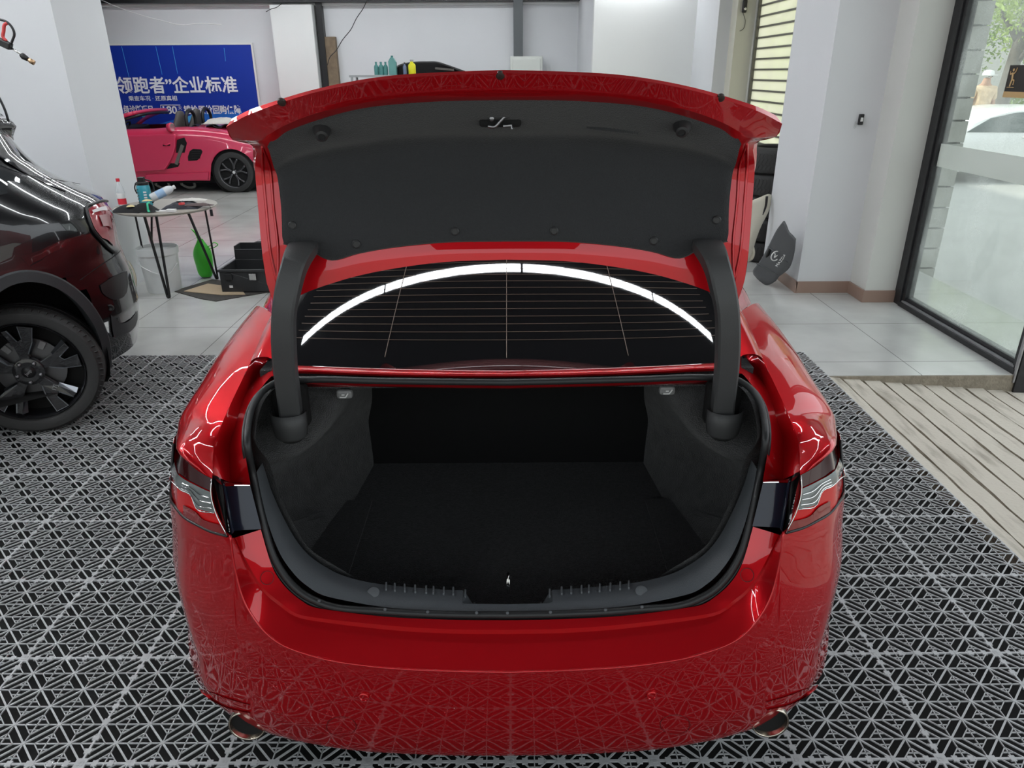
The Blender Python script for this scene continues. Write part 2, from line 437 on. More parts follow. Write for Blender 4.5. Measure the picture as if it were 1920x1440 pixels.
# ---- dark joint and gloss panel between lamp and boot opening
PT = [P(u, v, Y=y) for u, v, y in [(398, 893, 1.49), (408, 893, 1.50), (416, 903, 1.50), (421, 911, 1.478), (440, 910, 1.47), (469, 910, 1.475)]]
PB = [P(u, v, Y=y) for u, v, y in [(428, 1005, 1.42), (426, 1008, 1.45), (431, 1006, 1.45), (436, 996, 1.425), (455, 994, 1.425), (490, 992, 1.435)]]
for s in (0, 1):
    gpart('lamp_joint', patch([PT[:3], PB[:3]], 3, 4), M_BLACK, mirror=bool(s))
    o = gpart('gloss_panel', patch([PT[3:], PB[3:]], 4, 4), M_PANEL, mirror=bool(s))
    MB().tube([mirx(p, XB) if s else p for p in (PT[2], PT[3]+V(0, -.002, 0), PB[3]+V(0, -.002, 0), PB[2])], .004, 8).build('panel_edge', M_PANEL, o, smooth=True)
    MB().tube([mirx(p, XB) if s else p for p in PT[3:]], .0022, 6).build('panel_edge', M_CHROME, o)

# ---- shoulders / quarter panels
CRS = [P(u, v, Z=z) for u, v, z in [(398, 895, .885), (401, 840, .955), (415, 797, .985), (431, 760, 1.005), (452, 716, 1.03), (469, 678, 1.05), (492, 625, 1.075), (510, 588, 1.095)]]
CRS = [CRS[0]]+CRS[1:]
def sh_row(f):   # interpolated rounding between crease and side line
    out = []
    for k in range(8):
        a = CRS[k]; b = QS[k]
        w = math.sin(f*PI/2); h_ = math.cos(f*PI/2)
        out.append(V(a[0]+(b[0]-a[0])*w, a[1]+(b[1]-a[1])*f, b[2]+(a[2]-b[2])*h_))
    return out
QS = [T0[3], T0[5]+V(0, 0, -.0), T0[6], P(359, 762, X=XB-.864), P(385, 728, X=XB-.868), P(422, 668, X=XB-.875), P(462, 620, X=XB-.88), P(495, 589, X=XB-.88)]
# first station follows the lamp's top edge from the crease to its tip
st0 = crv([T0[0], T0[1], T0[2], T0[3]], 6); st1 = crv([CRS[1], T0[4]*.3+CRS[1]*.7+V(-.01, 0, .012), T0[4]*.75+CRS[1]*.25+V(0, 0, .008), T0[5]], 6)
qrows = [sh_row(f) for f in np.linspace(0, 1, 6)]
for j in range(6):
    qrows[j][0] = st0[j]; qrows[j][1] = st1[j]
QL = [None]*8
low = []
for k, p in enumerate(QS):
    low.append(V(XB-.884, p[1]+.02, .80) if k >= 2 else None)
GQ = patch(qrows, 4, 3)
# side below the shoulder line, from lamp tip forward to the wheel arch and on to the doors
sideA = [QS[2], QS[3], QS[4], QS[5], QS[6], QS[7], V(XB-.885, 3.2, .985), V(XB-.88, 4.0, .96), V(XB-.86, 4.9, .90), V(XB-.80, 5.55, .80)]
sideB = [T3[6], V(XB-.869, QS[3][1], .88), V(XB-.875, QS[4][1], .88), V(XB-.885, QS[5][1], .88), V(XB-.895, QS[6][1], .88), V(XB-.895, QS[7][1], .88), V(XB-.9, 3.2, .86), V(XB-.9, 4.0, .86), V(XB-.89, 4.9, .80), V(XB-.81, 5.6, .70)]
sideC = [V(XB-.866, 1.74, .80), V(XB-.870, 1.84, .80), V(XB-.873, 1.93, .80), V(XB-.885, 2.1, .80), V(XB-.89, 2.3, .80), V(XB-.89, 2.55, .80), V(XB-.89, 3.2, .78), V(XB-.89, 4.0, .78), V(XB-.885, 4.9, .72), V(XB-.81, 5.62, .62)]
for s in (0, 1):
    gpart('quarter_panel', GQ, M_RED, mirror=bool(s), auto=60)
    gpart('body_side', patch([sideA, sideB, sideC], 3, 3), M_RED, mirror=bool(s))
    # small closing piece beside the lamp
    g = patch([[T0[6], T3[6]], [QS[2], T3[6]+V(0, .02, 0)]], 2, 2)
# ---- lower side with wheel arches
def side_low(s):
    WY = (2.34, 5.17); R = .36
    ys = list(np.linspace(1.93, 5.75, 90)); top = []; bot = []
    for y in ys:
        zb = .22
        for wy in WY:
            if abs(y-wy) < R: zb = max(zb, .335+math.sqrt(R*R-(y-wy)**2))
        zt = .80 if y < 2.6 else .80-.02*(y-2.6)/.6 if y < 4 else .78-.1*(y-4)/1.7
        x = float(np.interp(y, [1.93, 2.1, 2.4], [-.875, -.884, -.889])) if y < 4.9 else -.885+.09*((y-4.9)/.85)**2
        top.append(V(XB+x, y, max(zt, zb))); bot.append(V(XB+x+.0, y, zb))
    mid = [(a*.5+b*.5)+V(-.006, 0, 0) for a, b in zip(top, bot)]
    inner = [p+V(.10, 0, 0) for p in bot]
    gpart('rocker_side', [top, mid, bot, inner], M_RED, mirror=bool(s))
both(side_low)
def wheel(parent, c, R, w, rimR, spokes=5, twin=False, sx=1, m_rim=M_RIM):
    """wheel with its axle along x, outer face towards sx"""
    tw = MB().lathe([(rimR, -w/2), (R-.03, -w/2-.006), (R-.008, -w/2+.012), (R, -w/2+.035), (R, w/2-.035), (R-.008, w/2-.012), (R-.03, w/2+.006), (rimR, w/2)], c, (sx, 0, 0), 48, cap=False)
    t = tw.build('tyre', M_TIRE, parent, smooth=True, auto=50)
    r = MB().lathe([(rimR, w/2), (rimR-.008, w/2+.003), (rimR-.018, w/2-.01), (rimR-.03, 0), (rimR-.03, -w/2)], c, (sx, 0, 0), 40, cap=False)
    o = r.build('rim', m_rim, parent, smooth=True, auto=50)
    sp = MB()
    for k in range(spokes):
        a = 2*PI*k/spokes+.3
        for d in ((-.09, .09) if twin else (0,)):
            p0 = V(*c)+V(sx*(w/2-.03), .05*math.cos(a), .05*math.sin(a)); p1 = V(*c)+V(sx*(w/2-.012), (rimR-.012)*math.cos(a+d), (rimR-.012)*math.sin(a+d))
            sp.bar(p0, p1, .02, .055 if not twin else .03, up=V(0, -math.sin(a), math.cos(a)))
    sp.lathe([(.07, w/2-.05), (.065, w/2-.02), (.03, w/2-.012)], c, (sx, 0, 0), 20)
    sp.build('spokes', m_rim, parent, bevel=.003)
    return o
for s in (0, 1):
    for wy in (2.34, 5.17):
        sx = 1 if s else -1
        w_ = bpy.data.objects.new('wheel', None); COL.objects.link(w_); w_.parent = car; w_.location = (sx*.78, wy-3.2, .335)
        wheel(w_, rootloc(w_), .335, .21, .22, 5, True, sx)
    MB().lathe([(.36, 0), (.36, .16)], (XB+(.715 if s else -.715)-.0, 2.34, .335), (1 if s else -1, 0, 0), 32).build('wheel_well', M_DARK, car)

# ---- channel between shoulder crease and the boot opening
GUT = [P(u, v, Z=z) for u, v, z in [(469, 905, .89), (457, 832, .955), (461, 790, .985), (471, 755, 1.005), (487, 731, 1.02), (508, 706, 1.035), (530, 690, 1.045)]]
MIDC = [P(u, v, Z=z) for u, v, z in [(432, 905, .865), (430, 838, .925), (442, 797, .955), (453, 760, .975), (470, 722, .995), (492, 690, 1.02), (515, 665, 1.04)]]
for s in (0, 1):
    c7 = CRS[:7]; 
    n1 = [c*.8+m*.2+V(0, 0, .006) for c, m in zip(c7, MIDC)]
    gpart('boot_gutter', patch([c7, n1, MIDC, GUT], 4, 3, sharp=(2,)), M_RED, mirror=bool(s), auto=30)
    # closing face down to the gloss panel
    gpart('gutter_end', patch([[PT[0], PT[3], PT[5]], [CRS[0], MIDC[0], GUT[0]]], 4, 2), M_RED, mirror=bool(s))
# ---- strip below the rear window
S0 = [P(u, v, Z=z) for u, v, z in [(948, 708, 1.05), (844, 708, 1.05), (700, 705, 1.048), (556, 700, 1.044), (508, 706, 1.035)]]
S1 = [P(u, v, Z=z) for u, v, z in [(948, 703, 1.062), (844, 702, 1.062), (700, 699, 1.06), (556, 693, 1.056), (520, 692, 1.05)]]
S2 = [P(u, v, Z=z) for u, v, z in [(948, 694, 1.058), (844, 693, 1.058), (700, 690, 1.056), (556, 685, 1.052), (515, 680, 1.05)]]
S3 = [p+V(0, .03, -.02) for p in S2]
for r in (S0, S1, S2, S3): r[0][0] = XB
gpart('rear_deck_strip', patch([S0, S1, S2, S3], 5, 3), M_RED, half=True)
# ------------------------------------------------------------ boot opening: seal, sill, interior
SEAL = [P(u, v, Y=y) for u, v, y in [(948, 1153, 1.36), (844, 1152, 1.362), (719, 1146, 1.37), (600, 1130, 1.385), (566, 1112, 1.395), (538, 1085, 1.41), (515, 1048, 1.43), (496, 990, 1.46), (484, 940, 1.485), (474, 890, 1.52)]]
SEAL += [P(u, v, Z=z) for u, v, z in [(464, 832, .965), (466, 790, .99), (476, 757, 1.01), (492, 734, 1.025), (520, 716, 1.037), (580, 712, 1.045), (700, 714, 1.052), (844, 716, 1.055), (948, 717, 1.056)]]
SEAL[0][0] = SEAL[-1][0] = XB
sl = crv(SEAL, 120); loop = list(sl)+[mirx(p, XB) for p in sl[::-1][1:-1]]
loop.append(loop[0]); 
seal = MB().tube(loop, .0085, 10, cap=False).build('boot_seal', M_RUB, car, smooth=True)
outer = [p+(p-V(XB, p[1], .86))/np.linalg.norm(p-V(XB, p[1], .86))*.010+V(0, -.0, -.006) for p in loop]
MB().tube(outer, .0045, 8, cap=False).build('seal_lip', M_RUB, seal, smooth=True)
# rubber pips along the lower seal
for px in (598, 720, 797, 893, 957, 1035, 1131, 1206):
    q = min(loop, key=lambda p: abs(p[0]-P(px, 1150, Y=1.36)[0]) + (0 if p[2] < .75 else 9))
    MB().lathe([(.004, -.002), (.004, .003), (.002, .004)], q+V(0, -.004, .009), (0, -.7, .7), 10).build('seal_clip', M_SILL, seal, smooth=True)
# grey sill trim: outer edge, top face, ribs
si_o = [P(u, v, Y=y) for u, v, y in [(948, 1147, 1.375), (844, 1146, 1.377), (719, 1138, 1.385), (612, 1118, 1.40), (575, 1098, 1.41), (548, 1072, 1.425), (524, 1036, 1.445), (504, 985, 1.475), (491, 935, 1.50), (481, 885, 1.54)]]
si_m = [P(u, v, Y=y) for u, v, y in [(948, 1128, 1.405), (844, 1126, 1.407), (719, 1117, 1.415), (640, 1098, 1.43), (600, 1078, 1.445), (566, 1050, 1.465), (540, 1016, 1.49), (516, 965, 1.52), (499, 922, 1.55), (487, 875, 1.58)]]
si_i = [P(u, v, Y=y) for u, v, y in [(948, 1108, 1.445), (844, 1106, 1.447), (719, 1096, 1.455), (652, 1082, 1.465), (612, 1064, 1.48), (576, 1038, 1.50), (549, 1003, 1.53), (524, 955, 1.56), (506, 912, 1.59), (492, 868, 1.62)]]
si_f = [p+V(.0, .012, -.20+.0*k) if k < 3 else p+V(.015, .02, -.16) for k, p in enumerate(si_i)]
for r in (si_o, si_m, si_i): r[0][0] = XB
si_f[0][0] = XB
def notch(G, dx=.095, depth=.045):
    """latch recess in the middle of the sill"""
    G = np.array(G)
    n = G.shape[0]
    for i in range(n):
        f = i/(n-1)
        for j in range(G.shape[1]):
            a = abs(G[i, j, 0]-XB)
            t = min(max((dx+.012-a)/.022, 0), 1)
            g = min(max((f-.42)/.10, 0), 1)
            G[i, j, 2] -= depth*t*g*(1 if f > .2 else 0)
    return G
halfG = patch([si_o, si_m, si_i], 20, 8)
full = joinhalf(halfG, XB); full = notch(full)
lastrow = full[-1]
drop = np.array([lastrow, lastrow+V(0, .010, -.03), np.minimum(lastrow+V(0, .02, -.2), V(9, 9, .60))])
drop[2][:, 2] = .40
sill = MB().grid(np.concatenate([full, drop[1:]])).build('sill_trim', M_SILL, car, smooth=True, auto=35)
for i in range(26):
    if 11 <= i <= 13: continue
    a = (i-12.5)/12.5*.30
    if abs(a) < .075: continue
    jj = int(np.argmin([abs(p[0]-(XB+a)) + (9 if p[2] < .5 else 0) for p in lastrow])); p = lastrow[jj]; q = full[4][jj]
    MB().bar(p+V(0, .006, .0015), p*.45+full[8][jj]*.55+V(0, 0, .003), .0045, .007).build('sill_rib', mat('rib_grey', (.13, .14, .15), rough=.35), sill, bevel=.0012)
for s in (1, -1):
    jj = int(np.argmin([abs(p[0]-(XB+s*.325)) + (9 if p[2] < .5 else 0) for p in full[8]])); p = full[9][jj]
    c_ = [p+V(.0155*math.cos(a), .0155*math.sin(a), .0022-.008*math.sin(a)*0) for a in np.linspace(0, 2*PI, 25)]
    MB().lathe([(.015, -.004), (.015, .0012), (.013, .0022)], p, V(0, -.35, .93), 24).build('sill_plug', MATS['rib_grey'], sill, smooth=True, auto=40)
# striker
st = MB().tube([V(XB+.002, 1.425, .60), V(XB+.002, 1.423, .640), V(XB+.002, 1.44, .645), V(XB+.002, 1.46, .62)], .0038, 8)
st.build('striker', M_CHROME, car, smooth=True)

# boot cavity: carpeted sides as a loft from the opening inwards
op = []
floorz = .43
def ring(f):
    pass
# side trim panels (left then mirrored): rows from opening edge inwards
EA = [si_i[3]+V(.01, .02, -.015)] + [si_i[k]+V(.012, .012, -.004) for k in (5, 6, 7, 8, 9)] + [SEAL[k]+V(.016, .012, -.008) for k in (10, 11, 12, 13, 14)] + [SEAL[15]+V(0, .02, -.02)]
EB = [V(XB-.46, 1.56, .44), V(XB-.60, 1.60, .46), V(XB-.66, 1.64, .55), V(XB-.68, 1.66, .68), V(XB-.69, 1.68, .78), V(XB-.69, 1.70, .85), V(XB-.68, 1.72, .91), V(XB-.67, 1.74, .95), V(XB-.655, 1.76, .98), V(XB-.63, 1.79, 1.0), V(XB-.57, 1.80, 1.01), V(XB-.50, 1.82, 1.01)]
EC = [V(XB-.50, 1.75, .43), V(XB-.60, 1.78, .44), V(XB-.68, 1.82, .52), V(XB-.72, 1.84, .62), V(XB-.70, 1.84, .71), V(XB-.62, 1.80, .76), V(XB-.56, 1.79, .81), V(XB-.52, 1.80, .86), V(XB-.50, 1.82, .92), V(XB-.49, 1.86, .97), V(XB-.47, 1.90, 1.0), V(XB-.44, 1.90, 1.01)]
ED = [V(XB-.53, 2.0, .43), V(XB-.58, 2.02, .45), V(XB-.63, 2.05, .52), V(XB-.66, 2.05, .62), V(XB-.62, 2.04, .70), V(XB-.55, 2.02, .76), V(XB-.50, 2.0, .82), V(XB-.47, 2.0, .88), V(XB-.45, 2.0, .94), V(XB-.44, 2.0, .98), V(XB-.43, 2.0, 1.0), V(XB-.42, 2.0, 1.01)]
EE = [V(XB-.50, 2.36, .43), V(XB-.50, 2.36, .46), V(XB-.50, 2.35, .53), V(XB-.50, 2.34, .62), V(XB-.48, 2.33, .70), V(XB-.47, 2.31, .78), V(XB-.46, 2.29, .84), V(XB-.45, 2.28, .90), V(XB-.44, 2.27, .95), V(XB-.43, 2.26, .98), V(XB-.42, 2.25, 1.0), V(XB-.42, 2.25, 1.01)]
GI = patch([EA, EB, EC, ED, EE], 4, 5)
M_CARPL = mat('trunk_side_felt', (.045, .045, .046), rough=1, spec=.08, noise=.75, nscale=28, bump=.8, bscale=300, sheen=.25)
for s in (0, 1):
    sp_ = gpart('trunk_side_trim', GI, M_CARPL, mirror=bool(s))
    # moulded ledge lines of the side pocket
    for a, b in (((530, 984), (605, 957)), ((574, 978), (606, 968))):
        q0 = P(*a, Y=1.70); q1 = P(*b, Y=1.95)
        q = [q0, (q0+q1)/2, q1]
        MB().tube([mirx(p, XB) if s else p for p in q], .0022, 6).build('pocket_edge', M_HINGE, sp_)
fl = [[V(XB-x_, y_, .43) for x_ in np.linspace(.62, -.62, 13)] for y_ in np.linspace(1.46, 2.38, 9)]
MB().grid(fl).build('trunk_carpet', M_CARP, car)
for s in (1, -1):   # gap between the floor mat and side trim
    MB().bar(V(XB+s*.455, 1.50, .431), V(XB+s*.505, 2.1, .431), .006, .004).build('carpet_gap', M_DARK, car)
    MB().box(XB+s*.46, XB+s*.62, 1.5, 2.1, .44, .432).build('side_well', M_CARP, car)
bk = [[V(XB-x_, y_, z_) for x_ in np.linspace(.64, -.64, 9)] for y_, z_ in ((2.37, .42), (2.33, .7), (2.28, 1.03))]
MB().grid(bk).build('seat_back', mat('seat_back_shaded', (.016, .016, .0165), rough=1, spec=.05, bump=.3, bscale=300), car, smooth=True)  # shade deep in the boot put into this darker cloth colour
MB().box(XB-.66, XB+.66, 1.80, 2.6, 1.015, 1.035).build('parcel_shelf', M_CARP, car)
inn = [p+V(0, .03, -.028) for p in (SEAL[14], SEAL[15], SEAL[16], SEAL[17], SEAL[18])]
inn2 = [p+V(0, .05, -.025) for p in inn]
for r in (inn, inn2): r[-1][0] = XB
gpart('rear_shelf_flange', patch([[p+V(0, .012, -.006) for p in SEAL[14:]], inn, inn2], 4, 3), M_RED, half=True)
MB().box(XB-.62, XB+.62, 1.76, 2.3, 1.0, 1.01).build('shelf_underside', M_CARP, car)
# seat release handles
for s, (u, v) in ((-1, (645, 741)), (1, (1252, 734))):
    c = P(u, v, Y=1.80)
    o = MB().box(c[0]-.022, c[0]+.022, c[1], c[1]+.02, c[2]-.013, c[2]+.013).build('seat_release_handle', mat('handle_grey', (.22, .22, .22), rough=.4), car, bevel=.008, label='small grey seat release handle')
    ic = MB().bar(c+V(-.012, -.002, -.006), c+V(.004, -.002, -.006), .002, .003).bar(c+V(.004, -.002, -.006), c+V(.012, -.002, .006), .002, .003).bar(c+V(-.006, -.002, .002), c+V(.002, -.002, .002), .002, .003)
    ic.build('seat_symbol', M_WHITEP, o)
    MB().box(c[0]-.012, c[0]+.012, c[1]+.018, c[1]+.03, c[2], 1.01).build('handle_bracket', M_DARK, car)
M_GAP = M_DARK

# ------------------------------------------------------------ rear window, pillars, cabin
def glass_pt(a, t):
    """a: -1..1 across, t: 0 bottom .. 1 top"""
    xw = .655-.12*t
    x = a*xw
    y = 1.735+.78*t + .10*(1-.4*t)*a*a + .025*a**6
    z = 1.048+.375*t-.03*t*t - .055*(a*a)*(.35+.65*t)+.02*math.sin(PI*t) - .006*a**6
    return V(XB+x, y, z)
GW = [[glass_pt(a, t) for a in np.linspace(-1, 1, 41)] for t in np.linspace(0, 1, 21)]
win = MB().grid(GW).build('rear_window', M_GLASSB, car, smooth=True)
dl = MB()
for t in np.linspace(.13, .96, 26):
    dl.tube([glass_pt(a, t)+V(0, -.0006, .0012) for a in np.linspace(-.93, .93, 33)], .0006, 4)
for a0 in (-.5, 0, .5):
    dl.tube([glass_pt(a0, t)+V(0, -.0006, .0012) for t in np.linspace(.06, .93, 12)], .0009, 4)
dl.build('defroster_lines', M_LINE, win)
edge = [glass_pt(-1, t) for t in np.linspace(1, 0, 10)]+[glass_pt(a, 0) for a in np.linspace(-1, 1, 20)][1:]+[glass_pt(1, t) for t in np.linspace(0, 1, 10)][1:]
MB().tube([p+V(0, 0, .001) for p in edge], .006, 6).build('window_rubber', M_RUB, win, smooth=True)
# C pillars and roof: red skin from the glass edge out to the shoulder line
for s in (0, 1):
    r0 = [glass_pt(-1, t) for t in np.linspace(0, 1, 6)]
    r0[0] = S2[4]+V(-.0, .01, 0)
    r3 = [CRS[5]+V(0, 0, .0), CRS[6], CRS[7], V(XB-.80, 2.55, 1.06), V(XB-.81, 2.85, 1.055), V(XB-.815, 3.1, 1.05)]
    r1 = [a*.72+b*.28+V(0, 0, .012) for a, b in zip(r0, r3)]
    r2 = [a*.3+b*.7+V(-.0, 0, .012) for a, b in zip(r0, r3)]
    gpart('rear_pillar', patch([r0, r1, r2, r3], 4, 4), M_RED, mirror=bool(s))
    a4 = [CRS[5], CRS[6], CRS[7], V(XB-.80, 2.55, 1.06), V(XB-.81, 2.85, 1.055), V(XB-.815, 3.1, 1.05), V(XB-.82, 3.8, 1.03), V(XB-.80, 4.5, 1.01)]
    b4 = [QS[5], QS[6], QS[7], V(XB-.885, 2.6, .98), V(XB-.885, 2.85, .985), V(XB-.885, 3.2, .985), V(XB-.88, 4.0, .96), V(XB-.865, 4.5, .93)]
    m4 = [a*.45+b*.55+V(-.01, 0, .025) for a, b in zip(a4, b4)]
    gpart('shoulder', patch([a4[2:], m4[2:], b4[2:]], 4, 4), M_RED, mirror=bool(s))
    gl = [[V(XB-.815, y, 1.05) for y in (2.6, 3.1, 3.8, 4.6)], [V(XB-.63, y, z) for y, z in ((2.62, 1.30), (3.1, 1.42), (3.6, 1.42), (4.0, 1.35))]]
    gpart('side_window', patch(gl, 3, 3), M_GLASSB, mirror=bool(s))
roofr = []
for y, z, w_ in ((2.5, 1.395, .535), (2.8, 1.435, .56), (3.2, 1.45, .575), (3.6, 1.44, .57), (3.95, 1.40, .55)):
    roofr.append([V(XB-w_*a-(.08 if a == 1 else 0), y, z-.05*a*a-(.03 if a == 1 else 0)) for a in (0, .35, .7, .92, 1)])
gpart('roof', patch(roofr, 4, 3), M_RED, half=True)
ws = [[V(XB-.55*a, 3.95+.0*a, 1.40-.05*a*a) for a in (0, .5, 1)], [V(XB-.66*a, 4.35-.05*a, 1.22-.03*a) for a in (0, .5, 1)], [V(XB-.74*a, 4.75-.2*a, 1.02) for a in (0, .5, 1)]]
gpart('windshield', patch(ws, 4, 4), M_GLASSB, half=True)
hd = [[V(XB-.80*a, 4.7-.15*a, 1.02-.04*a*a) for a in (0, .5, 1)], [V(XB-.80*a, 5.2, .97-.06*a*a) for a in (0, .5, 1)], [V(XB-.72*a, 5.75-.2*a*a, .82-.05*a*a) for a in (0, .5, 1)], [V(XB-.74*a, 5.95-.3*a*a, .6) for a in (0, .5, 1)], [V(XB-.76*a, 5.95-.3*a*a, .22) for a in (0, .5, 1)]]
gpart('hood', patch(hd, 4, 4), M_RED, half=True)
MB().box(XB-.80, XB+.80, 1.62, 5.6, .20, .30).build('underbody', M_DARK, car)

# ------------------------------------------------------------ open boot lid
# stations centre -> side.  inner skin seen from behind
def row(l): 
    r = [P(u, v, Y=y) for u, v, y in l]; r[0][0] = XB; return r
L_tip = row([(940, 131, 1.52), (836, 135, 1.525), (740, 141, 1.535), (662, 152, 1.55), (584, 169, 1.58), (520, 188, 1.62), (468, 206, 1.66), (436, 222, 1.70)])
L_t2 = row([(940, 137, 1.512), (836, 141, 1.517), (740, 147, 1.527), (662, 158, 1.542), (584, 175, 1.572), (520, 195, 1.612), (464, 216, 1.652), (424, 238, 1.70)])
L_in1 = row([(940, 172, 1.535), (836, 175, 1.54), (740, 182, 1.55), (662, 195, 1.57), (588, 214, 1.60), (530, 237, 1.64), (484, 262, 1.69), (436, 262, 1.74)])
L_in2 = row([(940, 186, 1.56), (836, 188, 1.565), (742, 194, 1.575), (666, 206, 1.595), (596, 225, 1.625), (542, 248, 1.665), (507, 272, 1.71), (478, 276, 1.765)])
L_a = row([(940, 262, 1.80), (836, 262, 1.80), (742, 266, 1.80), (670, 272, 1.80), (610, 282, 1.80), (560, 292, 1.80), (516, 312, 1.795), (478, 318, 1.79)])
L_b = row([(940, 350, 1.80), (836, 350, 1.80), (742, 352, 1.80), (672, 355, 1.80), (612, 360, 1.80), (562, 366, 1.795), (522, 380, 1.785), (484, 390, 1.775)])
L_c = row([(940, 449, 1.775), (836, 451, 1.775), (742, 458, 1.775), (672, 468, 1.77), (616, 470, 1.77), (566, 470, 1.765), (532, 470, 1.76), (492, 478, 1.75)])
L_d = row([(940, 470, 1.765), (836, 473, 1.765), (742, 483, 1.765), (672, 495, 1.76), (620, 508, 1.755), (580, 522, 1.75), (545, 535, 1.745), (500, 530, 1.735)])
L_e = row([(940, 487, 1.76), (836, 491, 1.76), (742, 503, 1.76), (672, 517, 1.755), (620, 532, 1.75), (580, 546, 1.745), (548, 560, 1.74), (513, 568, 1.73)])
inner_rows = [L_t2, L_in1, L_in2, L_a, L_b, L_c, L_d, L_e]
lidroot = 'boot_lid'
LG = patch(inner_rows, 4, 4, sharp=(1, 5, 6))
lid = gpart('boot_lid', LG, M_RED, half=True, auto=30)
# outer skin: side return then outer surface
out_rows = []
offs = [V(0, .0, .0)]
oz = [L_t2, L_tip, [p+V(0, .06, -.012) for p in L_tip], [p+V(0, .27, -.03) for p in L_tip[:7]]+[L_tip[7]+V(-.0, .13, -.02)]]
tipz = [p[2] for p in L_tip]
deckT = [V(p[0], 1.885+.0*i, p[2]-.0) for i, p in enumerate(L_tip)]
deckT = [V(p[0], 1.90, p[2]-.05) for i, p in enumerate(L_tip)]
deckM = [V(p[0], 1.86, p[2]) for p in L_b]; deckB = [V(p[0], 1.80, p[2]+.004) for p in L_e]
oz += [deckT, deckM, deckB, L_e]
gpart('lid_outer_skin', patch(oz, 4, 3, sharp=(1, 4)), M_RED, lid, half=True, auto=40)
# side flanges of the lid, stepped
for s in (0, 1):
    A = [L_t2[7], L_in1[7], L_in2[7], L_a[7], L_b[7], L_c[7], L_d[7], L_e[7]]
    B_ = [oz[1][7], oz[2][7]+V(.0, -.02, -.02), V(L_in2[7][0]-.028, 1.83, L_in2[7][2]), V(L_a[7][0]-.022, 1.85, L_a[7][2]), V(L_b[7][0]-.014, 1.85, L_b[7][2]), V(L_c[7][0]-.006, 1.83, L_c[7][2]), V(L_d[7][0]-.002, 1.81, L_d[7][2]), deckB[7]]
    C_ = [oz[1][7], oz[3][7], deckT[7], deckT[7]*.5+deckM[7]*.5, deckM[7], deckM[7]*.4+deckB[7]*.6, deckB[7], deckB[7]]
    gpart('lid_side', patch([A, [a*.5+b*.5+V(.006, 0, 0) for a, b in zip(A, B_)], B_, C_], 3, 3, sharp=(1, 2)), M_RED, lid, mirror=bool(s), auto=30)
    for k_ in (0, 1):
        ln = [L_in2[7]*.5+L_in2[6]*.5, L_a[7]*(.6-.35*k_)+L_a[6]*(.4+.35*k_), L_b[7]*(.6-.35*k_)+L_b[6]*(.4+.35*k_), L_c[7]*(.6-.35*k_)+L_c[6]*(.4+.35*k_), L_d[7]*.55+L_d[6]*.45]
        q = crv([p+V(0, -.002, 0) for p in ln], 24)
        MB().tube(mirx(q, XB) if s else q, .0035, 6).build('lid_crease', M_RED, lid, smooth=True)
# felt liner in front of the inner skin
def fr(a, b, f): return [p*(1-f)+q*f for p, q in zip(a, b)]
def nudge(r, dy=-.012, dz=0): return [p+V(0, dy, dz) for p in r]
F0 = row([(940, 181, 1.555), (836, 183, 1.56), (742, 189, 1.57), (664, 201, 1.59), (592, 220, 1.62), (536, 246, 1.66), (510, 262, 1.69), (501, 275, 1.70)])
F1 = row([(940, 190, 1.57), (836, 192, 1.575), (744, 198, 1.585), (670, 210, 1.60), (602, 229, 1.63), (552, 252, 1.665), (522, 270, 1.695), (505, 284, 1.715)])
F2 = row([(940, 241, 1.70), (836, 240, 1.70), (742, 246, 1.70), (668, 258, 1.70), (606, 270, 1.71), (558, 285, 1.725), (527, 298, 1.74), (513, 312, 1.755)])
F3 = row([(940, 268, 1.775), (836, 268, 1.775), (742, 271, 1.775), (672, 280, 1.775), (612, 290, 1.775), (562, 303, 1.775), (530, 320, 1.772), (520, 332, 1.775)])
F4 = row([(940, 350, 1.785), (836, 350, 1.785), (742, 352, 1.785), (672, 355, 1.785), (612, 360, 1.785), (562, 366, 1.775), (536, 380, 1.765), (527, 388, 1.765)])
F5 = row([(940, 418, 1.765), (836, 421, 1.765), (742, 424, 1.765), (672, 428, 1.765), (616, 432, 1.76), (566, 436, 1.752), (540, 440, 1.745), (529, 442, 1.745)])
F6 = row([(940, 451, 1.760), (836, 453, 1.760), (742, 462, 1.760), (672, 474, 1.755), (622, 487, 1.752), (580, 468, 1.748), (548, 460, 1.742), (532, 456, 1.742)])
F7 = row([(940, 453, 1.772), (836, 455, 1.772), (742, 464, 1.772), (672, 476, 1.767), (622, 489, 1.765), (580, 470, 1.758), (548, 462, 1.752), (530, 458, 1.752)])
LF = patch([F0, F1, F2, F3, F4, F5, F6, F7], 5, 5, sharp=(6,))
liner = gpart('lid_liner', LF, M_FELT, lid, half=True)
def linerp(u, v):
    """nearest liner vertex to a view ray"""
    d = ray(u, v); d = d/np.linalg.norm(d); F = joinhalf(LF, XB).reshape(-1, 3); w = F-CC
    k = w@d; dist = np.linalg.norm(w-k[:, None]*d, axis=1); i = int(np.argmin(dist)); return CC+d*(k[i]-.0)
M_CLIP = mat('clip_black', (.03, .03, .031), rough=.45)
for u, v in ((548, 423), (668, 458), (853, 434), (1039, 433), (1226, 452), (1344, 413)):
    c = linerp(u, v)
    MB().lathe([(.0105, -.006), (.0105, .002), (.0075, .004), (.007, .003), (.002, .003)], c, (0, -1, .02), 20).build('liner_clip', M_CLIP, liner, smooth=True, auto=40)
for u, v, s in ((603, 243, -1), (1279, 235, 1)):
    c = linerp(u, v)
    MB().lathe([(.019, -.01), (.019, .006), (.015, .016), (.013, .026), (.008, .028), (.007, .024), (.003, .024)], c, (s*-.15, -.8, -.45), 24).build('bump_stop', M_CLIP, lid, smooth=True, auto=40)
